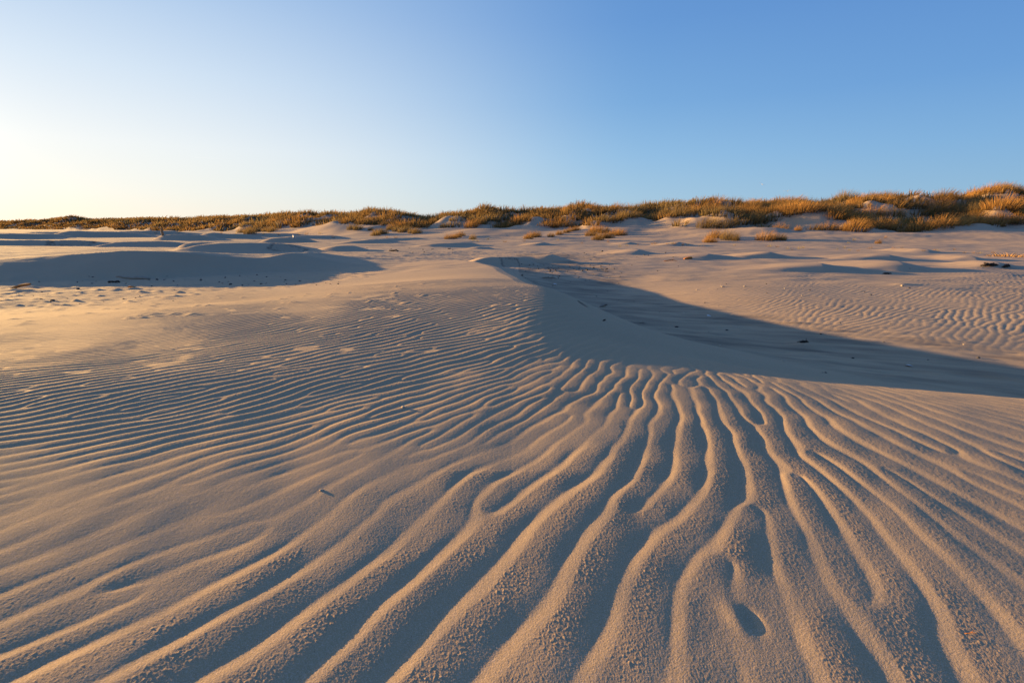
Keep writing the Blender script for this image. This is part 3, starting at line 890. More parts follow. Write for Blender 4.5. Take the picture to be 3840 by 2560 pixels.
for p in cA([(90, 290), (132, 294)]):
    ISO.append((p, 11, 1.1, 'dark grass clump of the pair on pale sand left of the ridge gap', 'pair of dark clumps on pale sand'))
ISO.append((cA([(216, 296)])[0], 7, 1.0, 'small dark grass tuft between the dark pair and the mound in the ridge gap', None))
for p in cL([(1650, 312), (1695, 318), (1745, 306), (1715, 300)]):
    ISO.append((p, 11, 1.3, 'olive grass clump of the group in front of the pale sand ramp at the left', 'clumps before the left sand ramp'))
for p in cL([(1815, 302), (1850, 304)]):
    ISO.append((p, 10, 1.4, 'dark olive grass clump of the pair standing on the left sand ramp', 'dark pair on the left sand ramp'))

SPARSE = (cA([(390, 352), (330, 348), (940, 372), (915, 368), (1130, 378), (1390, 362), (1487, 366), (1650, 386), (1910, 408), (1956, 402), (2030, 398),
              (2125, 392), (2150, 390), (2230, 395), (2260, 393), (2280, 394), (2335, 398), (1010, 360), (1260, 372), (1830, 378)])
          + cB([(35, 492), (70, 490), (155, 496), (180, 500), (385, 492), (610, 500), (630, 498), (680, 502), (745, 515), (780, 522), (820, 515), (1160, 476), (1200, 458),
                (1410, 442), (1085, 518), (1135, 507), (1170, 524), (1225, 528), (1295, 514), (1315, 512), (1465, 512), (1525, 512), (1670, 528), (1745, 524), (1770, 528),
                (1880, 522), (1945, 544), (2010, 545), (2035, 547), (2060, 545), (2140, 540), (850, 508)])
          + cL([(2030, 328), (2078, 326), (2260, 350), (2170, 320), (1790, 332), (1890, 333), (1500, 318), (1600, 322), (1210, 318), (1060, 318)]))

for (p, hpx, wide, label, group) in ISO:
    x, y, z = hit(*p)
    s = hpx / FPX * y * 1.5
    big = hpx > 9.5
    me = CLUMPS[gr.integers(0, 9)] if hpx > 8 else TUFTS[gr.integers(0, 4)]
    dark = 'dark' in label or 'olive' in label
    if dark:
        me = CLUMPS[6 + gr.integers(0, 3)]
    elif hpx > 8:
        me = CLUMPS[gr.integers(0, 6)]
    place_grass(me, 'marram_clump', x, y, s, gr.uniform(-.5, .5), label, group, z, .06, wide * .72)
for i, p in enumerate(SPARSE):
    x, y, z = hit(*p)
    s = gr.uniform(7, 11) / FPX * y
    side = 'left' if p[0] < 900 else ('middle' if p[0] < 1560 else 'right')
    place_grass(TUFTS[gr.integers(0, 4)], 'marram_tuft', x, y, s, gr.uniform(0, 6.28),
                'thin young grass tuft in the sparse line along the %s foot of the ridge' % side, 'sparse tufts along the %s ridge foot' % side, z, .03, 1.3)

# ridge vegetation -------------------------------------------------------------------
cand = []
NT = 60000
uu = gr.uniform(-260, 2700, NT); fr = gr.uniform(0, 1, NT) ** .8
ya = interp(uu, RU, RA); yb = interp(uu, RU, RB); yt = interp(uu, RU, RT)
yy = yb + (yt * 1.10 - yb) * fr
xx = (uu - CU) / FPX * yy
keepw = yy * (yt - yb)                      # equal density on the ground
keepw = keepw / keepw.max()
mk = .6 * fbm(xx * .16, yy * .20, 201, 2) + .75 * noise(xx * .42, yy * .30, 207)
cover = .19 + .15 * sstep(900, 500, uu) - .16 * sstep(.18, 0, fr) + .36 * sstep(.40, .85, fr)
ok = mk + cover > gr.uniform(-.10, .08, NT)
ok &= (gr.uniform(0, 1, NT) < np.clip(keepw * 6, 0, 1))
grass_sizes = gr.uniform(.6, 1.35, NT)
cells = {}
pts = []
for i in np.where(ok)[0]:
    r0 = .72 * grass_sizes[i] * (1.0 if yy[i] < 95 else (1.35 if yy[i] < 160 else 2.0))
    key = (int(xx[i] // 2.5), int(yy[i] // 2.5)); bad = False
    for a in (-1, 0, 1):
        for b_ in (-1, 0, 1):
            for (px, py, pr) in cells.get((key[0] + a, key[1] + b_), ()):
                if (px - xx[i]) ** 2 + (py - yy[i]) ** 2 < (r0 * .5 + pr * .5) ** 2 * 1.8:
                    bad = True; break
            if bad:
                break
        if bad:
            break
    if bad:
        continue
    cells.setdefault(key, []).append((xx[i], yy[i], r0)); pts.append(i)
pts = np.array(pts)
zz = zbase(xx[pts], yy[pts])
pu, pv = project(xx[pts], yy[pts], zz)
app = grass_sizes[pts] / yy[pts]
# hidden behind nearer ground -> not worth an individual
score = app.copy(); score[(fr[pts] > .97) | (pu < 0) | (pu > 2352)] = 0
NI = 292 - len(ISO) - len(SPARSE)
order = np.argsort(-score)
indiv = set(order[:NI].tolist())
print('grass clumps', len(pts), 'individual', NI)
ZONES = [(900, 'long ridge left of its gap'), (1340, 'ridge above the sparse yellow group'), (1620, 'ridge above the dense cluster'),
         (1860, 'ridge above the two-clump mound'), (2110, 'ridge above the lone orange tuft'), (9999, 'high knoll ending the ridge')]
SV, SF, SA, ST = [], [], [], []; off = 0
darkm = fbm(xx[pts] * .08, yy[pts] * .1, 223, 2)
stuff_proto = [clump_arrays(gr, 70, .85, .75, 1.1, .075, .5, (.2, -.1), 2) for _ in range(10)]
stuff_far = [clump_arrays(gr, 34, .9, .7, 1.1, .16, .5, (.25, -.1), 2) for _ in range(8)]
SV2, SF2, SA2, ST2 = [], [], [], []; off2 = 0
for k, i in enumerate(pts):
    s = grass_sizes[i] * (1.2 if yy[i] < 95 else 1.35)
    if fr[i] > .8:
        s *= .8
    if k in indiv:
        zone = [z for lim, z in ZONES if pu[k] < lim][0]
        dark = darkm[k] > .26
        me = CLUMPS[6 + gr.integers(0, 3)] if dark else CLUMPS[gr.integers(0, 6)]
        place_grass(me, 'marram_clump', float(xx[i]), float(yy[i]), float(s), gr.uniform(-.5, .5),
                    '%s marram grass clump among many on the %s' % ('dull olive' if dark else 'sunlit golden', zone),
                    '%s clumps on the %s' % ('olive' if dark else 'golden', zone), float(zz[k]), .10, float(gr.uniform(.8, 1.1)))
    else:
        P = stuff_proto if yy[i] < 110 else stuff_far
        v, f, a, t = P[gr.integers(0, len(P))]
        cr = gr.uniform(-.2, .9) if yy[i] > 0 else 0
        rz = gr.uniform(-.6, .6); c_, s_ = math.cos(rz), math.sin(rz); wd = gr.uniform(1.0, 1.35)
        if yy[i] > 160:
            wd *= 1.7
        vv = np.stack([(v[:, 0] * c_ - v[:, 1] * s_) * s * wd + xx[i], (v[:, 0] * s_ + v[:, 1] * c_) * s * wd + yy[i], v[:, 2] * s + zz[k] - .1 * s], 1)
        if darkm[k] > .26:
            SV2.append(vv); SF2.append(f + off2); SA2.append(a); ST2.append(np.clip(t * .6 + cr, 0, 1)); off2 += len(v)
        else:
            SV.append(vv); SF.append(f + off); SA.append(a); ST.append(np.clip(t * .6 + cr, 0, 1)); off += len(v)
for (v, f, a, t, mat, lab) in ((SV, SF, SA, ST, STRAW, 'golden'), (SV2, SF2, SA2, ST2, OLIVE, 'olive')):
    me = fast_mesh('marram_grass', np.concatenate(v), np.concatenate(f), mat, {'along': np.concatenate(a), 'tint': np.concatenate(t)})
    o = bpy.data.objects.new('marram_grass', me); C.objects.link(o); o['kind'] = 'stuff'
    o['label'] = 'mass of %s marram grass covering the long dune ridge' % lab; o['category'] = 'grass'


# ------------------------------------------------------------------ beach debris
def simple_mat(name, c1, c2, scale=20, rough=.8, bump=.3, stretch=(1, 1, 1)):
    m, nt, b = new_mat(name)
    tcn = node(nt, 'ShaderNodeTexCoord'); mp = node(nt, 'ShaderNodeMapping'); mp.inputs['Scale'].default_value = stretch
    nt.links.new(tcn.outputs['Object'], mp.inputs['Vector'])
    n = node(nt, 'ShaderNodeTexNoise'); n.inputs['Scale'].default_value = scale; n.inputs['Detail'].default_value = 4
    nt.links.new(mp.outputs[0], n.inputs['Vector'])
    nt.links.new(mix_col(nt, ramp(nt, n.outputs['Fac'], .35, .7), c1, c2), b.inputs['Base Color'])
    b.inputs['Roughness'].default_value = rough; b.inputs['Specular IOR Level'].default_value = .2
    bu = node(nt, 'ShaderNodeBump'); bu.inputs['Strength'].default_value = bump; bu.inputs['Distance'].default_value = .01
    nt.links.new(n.outputs['Fac'], bu.inputs['Height']); nt.links.new(bu.outputs['Normal'], b.inputs['Normal'])
    return m


STONE = simple_mat('dark_stone', (.05, .045, .04, 1), (.11, .095, .08, 1), 40)
WHITE = simple_mat('shell_white', (.80, .77, .72, 1), (.62, .57, .50, 1), 60, .5)
WOOD = simple_mat('weathered_wood', (.30, .24, .18, 1), (.17, .125, .085, 1), 9, .85, .6, (1, 6, 6))
LOGW = simple_mat('bleached_wood', (.42, .34, .26, 1), (.28, .22, .16, 1), 9, .85, .6, (1, 6, 6))
RUST = simple_mat('orange_wood', (.50, .20, .05, 1), (.36, .13, .035, 1), 8, .75, .5, (1, 6, 6))
WEED = simple_mat('dry_seaweed', (.022, .018, .014, 1), (.05, .036, .024, 1), 30, .6)
PAINT = simple_mat('white_paint', (.86, .84, .78, 1), (.74, .70, .62, 1), 14, .5, .1)
POSTW = simple_mat('post_wood', (.46, .24, .10, 1), (.28, .13, .06, 1), 7, .8, .6, (6, 6, 1))
PALE = simple_mat('pale_stone_lit_band', (.52, .43, .31, 1), (.40, .32, .22, 1), 12, .8)  # pale stones; also the painted lit band of the post
STRAWM = simple_mat('washed_straw', (.46, .27, .10, 1), (.34, .19, .07, 1), 30)


def ico(sub=2):
    import bmesh
    bm = bmesh.new(); bmesh.ops.create_icosphere(bm, subdivisions=sub, radius=1)
    v = np.array([x.co[:] for x in bm.verts]); f = [[q.index for q in p.verts] for p in bm.faces]; bm.free()
    return v, f


def pebble_mesh(seed, mat, flat=.6, rough=.28, sub=2):
    v, f = ico(sub)
    n = np.array([noise(np.array([a * 1.3 + seed]), np.array([b * 1.3 + c * 1.7]), seed)[0] for a, b, c in v])
    v = v * (1 + rough * n)[:, None] * np.array([1.25, .85, flat])
    o = mesh_obj('pebble', v, f, mat, smooth=sub > 1)
    return o


def tube(points, radii, sides=8):
    V, F = [], []
    P = [Vector(p) for p in points]
    for i, p in enumerate(P):
        d = (P[min(i + 1, len(P) - 1)] - P[max(i - 1, 0)]).normalized()
        a = d.orthogonal().normalized() if abs(d.z) > .95 else d.cross(Vector((0, 0, 1))).normalized()
        b = d.cross(a)
        for k in range(sides):
            t = 2 * math.pi * k / sides
            V.append(p + (a * math.cos(t) + b * math.sin(t)) * radii[i])
    for i in range(len(P) - 1):
        for k in range(sides):
            F.append((i * sides + k, i * sides + (k + 1) % sides, (i + 1) * sides + (k + 1) % sides, (i + 1) * sides + k))
    F.append(tuple(range(sides))[::-1]); F.append(tuple((len(P) - 1) * sides + k for k in range(sides)))
    return V, F


def join(parts):
    V, F = [], []
    for v, f in parts:
        o = len(V); V += list(v); F += [tuple(i + o for i in q) for q in f]
    return V, F


def shell_parts(name, loc, s, rz, label, group=None):
    """bivalve half: ribbed fan dome"""
    V, F = [], []
    nr, na = 5, 15
    for i in range(nr + 1):
        for j in range(na):
            t = -1.25 + 2.5 * j / (na - 1); r = i / nr
            rib = 1 + .05 * math.cos(j * math.pi)
            V.append((math.sin(t) * r * .5 * rib, (math.cos(t) * r - .45) * .85, .30 * math.sin(min(1, r) * math.pi * .62) * (1 - .35 * abs(t) / 1.25) * (1.0 - .72 * r ** 3)))
    for i in range(nr):
        for j in range(na - 1):
            F.append((i * na + j, i * na + j + 1, (i + 1) * na + j + 1, (i + 1) * na + j))
    o = mesh_obj(name, V, F, WHITE, smooth=True); o.location = loc; o.scale = (s, s, s); o.rotation_euler = (.25, .15, rz)
    return tag(o, label, 'shell', group)


def weed_obj(loc, s, rz, label, group=None, seed=1, upright=False):
    r = random.Random(seed); parts = []
    for k in range(7):
        x = -.5 + r.random(); pts = []; z = .02
        for j in range(7):
            t = j / 6
            pts.append((x + (t - .5) * .55 * r.uniform(.6, 1.2), r.uniform(-.12, .12), .05 + .16 * math.sin(t * math.pi) * r.uniform(.4, 1.1)))
        parts.append(tube(pts, [.035 + .045 * r.random() for _ in pts], 6))
    if upright:
        parts.append(tube([(.42, 0, .05), (.46, 0, .22), (.43, .02, .36), (.47, 0, .46)], [.06, .04, .03, .045], 6))
        parts.append(tube([(.42, 0, .2), (.52, 0, .12), (.60, 0, .02)], [.03, .04, .03], 6))
    V, F = join(parts)
    o = mesh_obj('seaweed', V, F, WEED, smooth=True); o.location = loc; o.scale = (s, s, s); o.rotation_euler = (0, 0, rz)
    return tag(o, label, 'seaweed', group)


def twig_mesh(seed, mat):
    r = random.Random(seed)
    pts = [(-.5 + i / 5, r.uniform(-.05, .05), .03 + .06 * math.sin(i / 5 * 3) + r.uniform(-.015, .015)) for i in range(6)]
    parts = [tube(pts, [.02, .035, .038, .034, .026, .012], 6)]
    p = pts[3]
    parts.append(tube([p, (p[0] + .14, p[1] + .12, p[2] + .06), (p[0] + .24, p[1] + .16, p[2] + .10)], [.022, .015, .008], 5))
    V, F = join(parts)
    o = mesh_obj('driftwood_twig', V, F, mat, smooth=True)
    return o


def plank_obj(name, loc, L, W, T, rz, tilt, mat, label, cat, roll=0.1):
    """eroded plank: bevelled, slightly bowed board"""
    n = 9; V, F = [], []
    for i in range(n):
        t = i / (n - 1); x = (t - .5) * L
        w = W * (1 - .25 * abs(2 * t - 1) ** 3) * (1 + .06 * math.sin(i * 2.3)); th_ = T * (1 - .3 * abs(2 * t - 1) ** 4)
        zc = .05 * L * math.sin(t * math.pi)
        for (a, b) in ((-.5, -.3), (-.42, -.5), (.42, -.5), (.5, -.3), (.5, .3), (.42, .5), (-.42, .5), (-.5, .3)):
            V.append((x, a * w, zc + b * th_))
    for i in range(n - 1):
        for k in range(8):
            F.append((i * 8 + k, i * 8 + (k + 1) % 8, (i + 1) * 8 + (k + 1) % 8, (i + 1) * 8 + k))
    F.append(tuple(range(8))[::-1]); F.append(tuple((n - 1) * 8 + k for k in range(8)))
    o = mesh_obj(name, V, F, mat); o.location = loc; o.rotation_euler = (roll, tilt, rz)
    return tag(o, label, cat)


def ground_at(u, v, lift=0.0):
    x, y, z = hit(u, v)
    return (x, y, ztop(x, y) + lift)


# old beach post on the far left plain
pl = ground_at(374.5, 540.5)
hpost = 17.5 / FPX * pl[1]
root = empty('beach_post', (pl[0], pl[1], pl[2] - .05)); root.rotation_euler = (0, R(-8), 0)
tag(root, 'leaning orange brown wooden post standing alone on the far plain', 'post')
wpost = hpost * .135
V, F = tube([(0, 0, -.3), (.01, 0, hpost * .3), (0, .01, hpost * .7), (0, 0, hpost * .95), (0, 0, hpost)], [wpost * 1.05, wpost, wpost * .97, wpost * .95, wpost * .7], 10)
mesh_obj('shaft', V, F, POSTW, root, True)
V, F = tube([(-wpost * .55, -wpost * .55, 0.0), (-wpost * .55, -wpost * .55, hpost * .62)], [wpost * .5, wpost * .42], 8)
mesh_obj('lit_band', V, F, PALE, root, True)  # pale tube stands in for the sunlit left side of the shaft
# white marker board
wl = ground_at(674.5, 546.5)
hw = 5.2 / FPX * wl[1]
root = empty('marker_board', (wl[0], wl[1], wl[2])); root.rotation_euler = (0, R(-12), R(-40))
tag(root, 'small bright white board stuck upright in the far plain left of centre', 'marker board')
bx = hw * .27
V = [(a * bx, b * .03, c * hw) for a, b, c in ((-1, -1, .1), (1, -1, .1), (1, 1, .1), (-1, 1, .1), (-1, -1, .95), (1, -1, .95), (1, 1, .95), (-1, 1, .95), (-.6, -1, 1.05), (.6, -1, 1.05), (.6, 1, 1.05), (-.6, 1, 1.05))]
F = [(3, 2, 1, 0), (0, 1, 5, 4), (1, 2, 6, 5), (2, 3, 7, 6), (3, 0, 4, 7), (4, 5, 9, 8), (5, 6, 10, 9), (6, 7, 11, 10), (7, 4, 8, 11), (8, 9, 10, 11)]
mesh_obj('board', V, F, PAINT, root)
V, F = tube([(0, .05, -.25), (0, .05, hw * .6)], [.035, .03], 8)
mesh_obj('stake', V, F, WOOD, root, True)

# driftwood log with a hooked end, half drifted over, in the left shadow
x0, y0, z0 = ground_at(275, 645); x1, y1, z1 = ground_at(347, 643)
L = x1 - x0
V, F = tube([(-.06, 0, .125), (.0, 0, .13), (.10, 0, .10), (.28, .01, .08), (L * .55, .02, .085), (L * .8, .02, .075), (L, .02, .05)],
            [.014, .028, .03, .034, .04, .036, .03], 12)
log = mesh_obj('driftwood_log', V, F, LOGW, smooth=True); log.location = (x0, y0, z0 - .02); log.rotation_euler = (0, 0, math.atan2(y1 - y0, x1 - x0))
tag(log, 'grey driftwood log with hooked end half buried in the left shadow', 'driftwood')
weed_obj(ground_at(264, 650), .20, .3, 'dark lump of seaweed against the hooked end of the driftwood log', seed=4)
plank_obj('driftwood_plank', ground_at(47, 664, .035), .40, .10, .05, .15, R(-16), RUST, 'orange sunlit driftwood plank tilted on a small sand heap at the left edge', 'driftwood')
plank_obj('driftwood_plank', ground_at(303, 662, .02), .15, .06, .03, -.1, R(8), RUST, 'short orange wood chip below the driftwood log at the shadow edge', 'driftwood')
plank_obj('driftwood_plank', ground_at(1386, 704.5, .02), .16, .05, .03, .5, R(-12), WOOD, 'short dark wood stub on the shaded flat beside the cracked dune shoulder', 'driftwood')
plank_obj('driftwood_plank', ground_at(1580, 595, .02), .34, .10, .08, .2, R(-10), RUST, 'reddish wood block lying at the far side of the stony flat', 'driftwood')
weed_obj(ground_at(1842, 789), .10, .1, 'dark curled seaweed with an upright stalk on the shaded flat', seed=9, upright=True)
weed_obj(ground_at(2272, 614), .42, .1, 'left of two dark seaweed heaps in the hollow at the right edge', seed=12)
weed_obj(ground_at(2308, 616), .40, .5, 'right of two dark seaweed heaps in the hollow at the right edge', seed=15)
weed_obj(ground_at(2038, 630), .20, .2, 'single black seaweed scrap at the shadow tip of the rippled sheet', seed=17)
weed_obj(ground_at(1387, 737), .05, 1.0, 'tiny black seaweed scrap at the foot of the cracked dune shoulder', seed=19)
weed_obj(ground_at(903, 577), .34, .2, 'black seaweed patch on the far flat left of the second dune brink', seed=21)
tw = twig_mesh(3, WOOD); tw.location = ground_at(1472, 743); tw.scale = (.16,) * 3; tw.rotation_euler = (0, 0, .3)
tag(tw, 'forked grey twig at the foot of the near dune on the shaded flat', 'twig')
tw = twig_mesh(5, WOOD); tw.location = ground_at(1260, 642); tw.scale = (.42,) * 3; tw.rotation_euler = (0, 0, -.1)
tag(tw, 'long dark twig on the shaded flat behind the near crest', 'twig')
tw = twig_mesh(6, RUST); tw.location = ground_at(1540, 600); tw.scale = (.5,) * 3; tw.rotation_euler = (0, 0, .1)
tag(tw, 'sunlit brown twig beside the reddish wood block on the stony flat', 'twig')
tw = twig_mesh(8, RUST); x, y, z = ground_at(2228, 1457); tw.location = (x, y, z + .002); tw.scale = (.022,) * 3; tw.rotation_euler = (0, R(-24), -.5)
tag(tw, 'short brown twig poking from a foreground ripple at the lower right', 'twig')
shell_parts('shell', ground_at(1628, 726), .075, .6, 'bright white shell on the shaded flat near the diagonal shadow edge')
shell_parts('shell', ground_at(2087, 841), .06, 2.0, 'white shell on the shaded flat near the right picture edge')
shell_parts('shell', ground_at(1275, 655), .10, 1.0, 'dark rimmed white shell upright behind the near dune crest')
# straw heap at the right
hp = ground_at(2320, 589)
V, F, A_, T_ = clump_arrays(gr, 260, .8, .10, .26, .03, 1.6, (.3, -.1))
me = fast_mesh('straw_heap', V, F, STRAWM, {'along': A_, 'tint': T_}); o = bpy.data.objects.new('straw_heap', me); C.objects.link(o); o.location = hp
tag(o, 'flattened orange heap of washed straw on the sand at the right edge', 'straw heap')
# small stones on the near ripples
PB = [pebble_mesh(31, STONE), pebble_mesh(32, STONE, .8), pebble_mesh(33, STONE, .45)]
PW = pebble_mesh(36, PALE, .5)


def stone(src, u, v, s, label, group=None, cat='pebble'):
    o = src.copy(); C.objects.link(o); x, y, z = ground_at(u, v); o.location = (x, y, z + s * .25); o.scale = (s,) * 3
    o.rotation_euler = (random.uniform(-.3, .3), random.uniform(-.3, .3), random.uniform(0, 6.28))
    return tag(o, label, cat, group)


stone(PW, 739, 1128, .0055, 'little brown sand lump casting a shadow on the front left ripples')
stone(PW, 926, 937, .008, 'rough pale lump on smooth sand between the two ripple fields')
stone(PB[0], 121, 691, .032, 'black stone on a sand nub in the sunlit strip at the far left')
stone(PB[1], 179, 664, .028, 'brown stone on the shadow edge right of the orange plank')
stone(PW, 2072, 659, .03, 'pale stone with a sand tail on the rippled sheet at the right')
stone(PW, 1660, 660, .03, 'pale stone at the upper left of the rippled sheet')
stone(PB[2], 1554, 752, .022, 'dark flat stone in the shaded flat below the white shell')
stone(PB[1], 1959, 823, .012, 'dark stone in the shaded flat right of the curled seaweed')

# scattered bits on the flats
rs = random.Random(5)


def scatter(n, boxes, srcs, smin, smax, label, group, cat='pebble'):
    k = 0; tries = 0
    while k < n and tries < n * 30:
        tries += 1
        u0, v0, u1, v1 = boxes[rs.randrange(len(boxes))]
        u, v = rs.uniform(u0, u1), rs.uniform(v0, v1)
        x, y, z = hit(u, v)
        if z > PLAIN + .13 or not (3 < y < 32):
            continue
        s = .58 * rs.uniform(smin, smax) * (.75 + y / 40) * rs.choice([.6, .8, 1, 1, 1.4])
        o = rs.choice(srcs).copy(); C.objects.link(o); o.location = (x, y, ztop(x, y) + s * .15); o.scale = (s,) * 3
        o.rotation_euler = (rs.uniform(-.4, .4), rs.uniform(-.4, .4), rs.uniform(0, 6.28)); tag(o, label, cat, group); k += 1


scatter(80, [(1190, 606, 1480, 640), (1200, 610, 1400, 625)], PB, .022, .045, 'small dark pebble on the stony flat behind the near dune', 'dark pebbles on the stony flat')
scatter(30, [(1260, 640, 1440, 720), (1400, 690, 1700, 790), (1600, 740, 2300, 860)], PB, .013, .026, 'small dark pebble on the shaded flat right of the near dune', 'dark pebbles on the shaded flat')
scatter(18, [(1220, 606, 1480, 640), (1400, 690, 1700, 790), (1600, 740, 2300, 860)], [PW], .014, .026, 'tiny pale shell scrap on the shaded flat right of the near dune', 'pale scraps on the shaded flat', 'shell scrap')
scatter(55, [(60, 636, 800, 660), (330, 632, 760, 656)], PB, .02, .04, 'small dark pebble on the shaded flat before the left dune', 'dark pebbles before the left dune')
scatter(22, [(0, 664, 420, 700), (0, 668, 250, 692)], PB, .014, .026, 'small dark pebble in the sunlit strip at the left', 'dark pebbles in the sunlit strip')
scatter(30, [(1480, 600, 2350, 680)], PB + [PW], .018, .032, 'small brown bit of drift on the rippled sheet at the right', 'drift bits on the rippled sheet', 'drift bit')
scatter(26, [(840, 570, 1060, 582), (1300, 575, 1560, 592)], PB, .035, .06, 'dark drift bit on the far flats below the ridge', 'drift bits on the far flats', 'drift bit')
for t in PB + [PW]:
    C.objects.unlink(t); bpy.data.objects.remove(t)


# ------------------------------------------------------------------ gulls and the vapour trail
def gull(u, v, dist, label, bank):
    dx, dy, dz = ray(u, v); t = dist / dy
    root = empty('gull', (dx * t, dist, EYE + dz * t), .9); root.rotation_euler = (bank, .1, 1.2)
    tag(root, label, 'gull')
    V, F = tube([(-.24, 0, 0), (-.16, 0, .01), (0, 0, .015), (.14, 0, .02), (.2, 0, .03), (.25, 0, .025)], [.01, .045, .065, .05, .035, .008], 8)
    mesh_obj('body', V, F, WHITE, root, True)
    for s in (-1, 1):
        V = [(.08, s * .03, .03), (.05, s * .30, .14), (-.02, s * .62, .10), (-.06, s * .60, .09), (-.07, s * .30, .12), (-.08, s * .03, .02)]
        V2 = [(a, b, c + .012) for a, b, c in V]
        F = [(0, 1, 4, 5), (1, 2, 3, 4), (11, 10, 7, 6), (10, 9, 8, 7)] + [(i, (i + 1) % 6 + 0, (i + 1) % 6 + 6, i + 6) for i in range(6)]
        mesh_obj('wing', V + V2, F, WHITE, root)
    V = [(-.22, 0, 0), (-.34, -.06, .0), (-.34, .06, .0), (-.22, 0, .02)]
    mesh_obj('tail', V, [(0, 2, 1), (3, 1, 2), (0, 1, 3), (0, 3, 2)], WHITE, root)
    return root


gull(1750.5, 424, 95, 'upper left of the two tiny white gulls flying above the ridge', .5)
gull(1809, 439, 95, 'lower right of the two tiny white gulls flying above the ridge', -.2)

m, nt_, b_ = new_mat('vapour')
em = node(nt_, 'ShaderNodeEmission'); em.inputs['Color'].default_value = (1, .99, .96, 1); em.inputs['Strength'].default_value = 1.0
trn = node(nt_, 'ShaderNodeBsdfTransparent'); mxs = node(nt_, 'ShaderNodeMixShader')
ata = node(nt_, 'ShaderNodeAttribute', attribute_name='dense')
nt_.links.new(ata.outputs['Fac'], mxs.inputs[0]); nt_.links.new(trn.outputs[0], mxs.inputs[1]); nt_.links.new(em.outputs[0], mxs.inputs[2])
nt_.links.new(mxs.outputs[0], nt_.nodes['Material Output'].inputs['Surface'])
Vt, Ft, Dn = [], [], []
DIST = 4200.0
for i in range(25):
    t = i / 24; u = 441 + (540 - 441) * t; v = 361 + 6.2 * t
    dx, dy, dz = ray(u, v); k = DIST / dy
    c0 = Vector((dx * k, DIST, EYE + dz * k)); w_ = 2.2 + 1.5 * t
    for j, s in ((0, -1), (1, 0), (2, 1)):
        Vt.append(c0 + Vector((0, 0, s * w_))); Dn.append(0 if j != 1 else .55 * min(1, i / 2) * (1 - t) ** 1.2)
    if i:
        for j in (0, 1):
            a = (i - 1) * 3 + j; Ft.append((a, a + 1, a + 4, a + 3))
o = mesh_obj('vapour_trail', Vt, Ft, m, attr={'dense': Dn})
tag(o, 'short faint white vapour trail in the pale sky at the left', 'vapour trail')

#END_OBJECTS

# ------------------------------------------------------------------ camera, light, sky
cam = bpy.data.cameras.new('camera'); co_ = bpy.data.objects.new('camera', cam); C.objects.link(co_)
cam.lens = 18; cam.sensor_width = 36; cam.clip_start = .02; cam.clip_end = 6000
co_.location = (0, 0, EYE); co_.rotation_euler = (math.pi / 2 - PITCH, 0, 0)
scene.camera = co_

sun = bpy.data.lights.new('sun', 'SUN'); so = bpy.data.objects.new('sun', sun); C.objects.link(so)
sun.energy = 16.5; sun.angle = R(.53); sun.color = (1.0, .605, .21)
sd = (-math.sin(SUN_AZ) * math.cos(SUN_EL), math.cos(SUN_AZ) * math.cos(SUN_EL), math.sin(SUN_EL))
so.rotation_euler = Vector(sd).to_track_quat('Z', 'Y').to_euler()

w = bpy.data.worlds.new('World'); scene.world = w; w.use_nodes = True
nt = w.node_tree; bg = nt.nodes['Background']
sky = nt.nodes.new('ShaderNodeTexSky'); sky.sky_type = 'NISHITA'; sky.sun_disc = False
sky.sun_elevation = SUN_EL; sky.sun_rotation = -SUN_AZ
sky.altitude = 0; sky.air_density = 1.0; sky.dust_density = .6; sky.ozone_density = 2.0


def lin(c):
    r = [(x / 255) / 12.92 if x / 255 <= .04045 else ((x / 255 + .055) / 1.055) ** 2.4 for x in c]
    return (r[0], r[1], r[2], 1)


STR = .15
tc = nt.nodes.new('ShaderNodeTexCoord')
sep = nt.nodes.new('ShaderNodeSeparateXYZ'); nt.links.new(tc.outputs['Generated'], sep.inputs[0])


def mth(op, a, b=None):
    n = nt.nodes.new('ShaderNodeMath'); n.operation = op
    for i, v in enumerate((a, b)):
        if v is None:
            continue
        if hasattr(v, 'is_output'):
            nt.links.new(v, n.inputs[i])
        else:
            n.inputs[i].default_value = v
    return n.outputs[0]


el = mth('DIVIDE', mth('ARCSINE', sep.outputs[2]), math.pi / 2)      # 0 horizon .. 1 zenith
hl = mth('SQRT', mth('ADD', mth('MULTIPLY', sep.outputs[0], sep.outputs[0]), mth('MULTIPLY', sep.outputs[1], sep.outputs[1])))
ca = mth('DIVIDE', mth('ADD', mth('MULTIPLY', sep.outputs[0], -math.sin(SUN_AZ)), mth('MULTIPLY', sep.outputs[1], math.cos(SUN_AZ))), mth('MAXIMUM', hl, 1e-4))


def elramp(stops):
    n = nt.nodes.new('ShaderNodeValToRGB'); r = n.color_ramp; r.interpolation = 'B_SPLINE' if False else 'EASE'
    r.interpolation = 'LINEAR'
    while len(r.elements) < len(stops):
        r.elements.new(.5)
    for e_, (d, c) in zip(r.elements, stops):
        e_.position = d / 90.0; e_.color = lin(c)
    nt.links.new(el, n.inputs[0])
    return n.outputs[0]


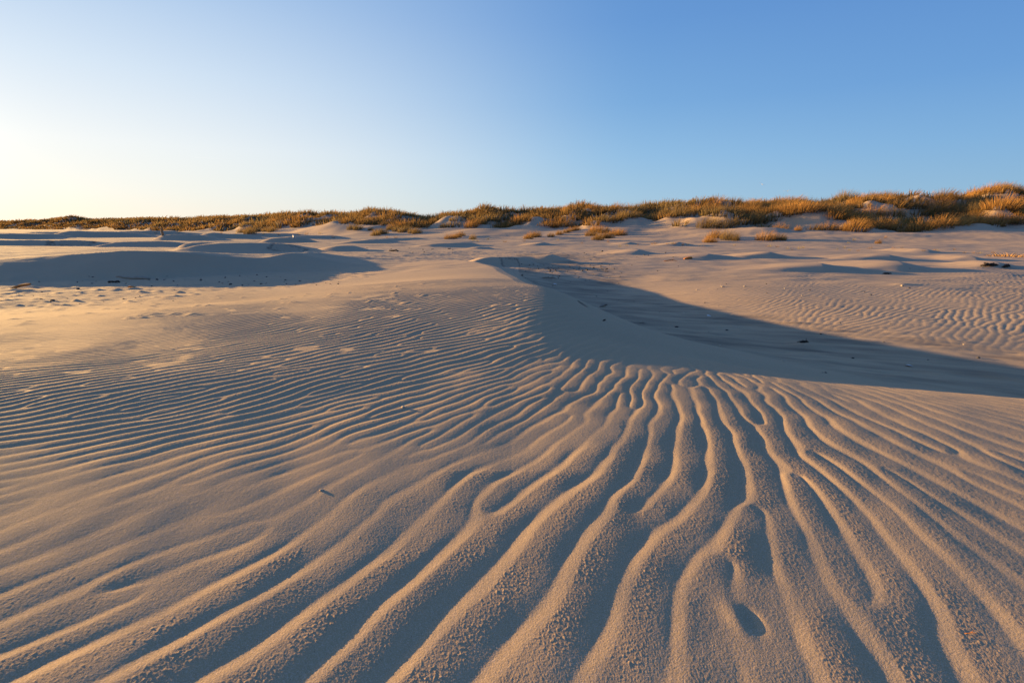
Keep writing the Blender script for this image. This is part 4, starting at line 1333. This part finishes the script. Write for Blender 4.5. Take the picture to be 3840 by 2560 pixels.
near_sun = elramp([(0, (255, 249, 234)), (3, (254, 253, 246)), (7, (252, 254, 254)), (13, (226, 240, 254)), (20, (186, 213, 245)), (28, (150, 185, 234)), (60, (85, 130, 200)), (90, (68, 112, 186))])
midway = elramp([(0, (190, 216, 230)), (3, (176, 212, 238)), (7, (157, 201, 238)), (12, (132, 182, 231)), (19, (110, 162, 223)), (27, (97, 148, 213)), (60, (68, 112, 186)), (90, (64, 106, 180))])
away = elramp([(0, (150, 188, 214)), (3, (142, 187, 224)), (7, (126, 177, 226)), (12, (107, 161, 222)), (19, (95, 147, 214)), (27, (86, 137, 206)), (60, (62, 104, 178)), (90, (62, 104, 178))])


def mixc(f, a, b):
    n = nt.nodes.new('ShaderNodeMix'); n.data_type = 'RGBA'
    for i, v in ((0, f), (6, a), (7, b)):
        if hasattr(v, 'is_output'):
            nt.links.new(v, n.inputs[i])
        else:
            n.inputs[i].default_value = v
    return n.outputs[2]


def span(a, lo, hi):
    n = nt.nodes.new('ShaderNodeMapRange'); n.interpolation_type = 'SMOOTHSTEP'
    nt.links.new(a, n.inputs[0]); n.inputs[1].default_value = lo; n.inputs[2].default_value = hi
    return n.outputs[0]


grad = mixc(span(ca, .26, 1.06), mixc(span(ca, -.45, .75), away, midway), near_sun)
sc_ = nt.nodes.new('ShaderNodeVectorMath'); sc_.operation = 'SCALE'; nt.links.new(grad, sc_.inputs[0]); sc_.inputs['Scale'].default_value = 1 / STR
dot = mth('ADD', mth('ADD', mth('MULTIPLY', sep.outputs[0], sd[0]), mth('MULTIPLY', sep.outputs[1], sd[1])), mth('MULTIPLY', sep.outputs[2], sd[2]))
glow = mth('POWER', mth('MAXIMUM', dot, 0), 110.0)
gl = nt.nodes.new('ShaderNodeVectorMath'); gl.operation = 'SCALE'; gl.inputs[0].default_value = (1.0, .93, .80); nt.links.new(mth('MULTIPLY', glow, 3.0 / STR), gl.inputs['Scale'])
ad = nt.nodes.new('ShaderNodeVectorMath'); ad.operation = 'ADD'
nt.links.new(mixc(.88, sky.outputs[0], sc_.outputs[0]), ad.inputs[0]); nt.links.new(gl.outputs[0], ad.inputs[1])
nt.links.new(ad.outputs[0], bg.inputs['Color']); bg.inputs['Strength'].default_value = STR

scene.view_settings.view_transform = 'Standard'; scene.view_settings.look = 'None'
scene.view_settings.exposure = 0; scene.view_settings.gamma = 1
scene.render.engine = 'CYCLES'
scene.cycles.max_bounces = 5; scene.cycles.diffuse_bounces = 3
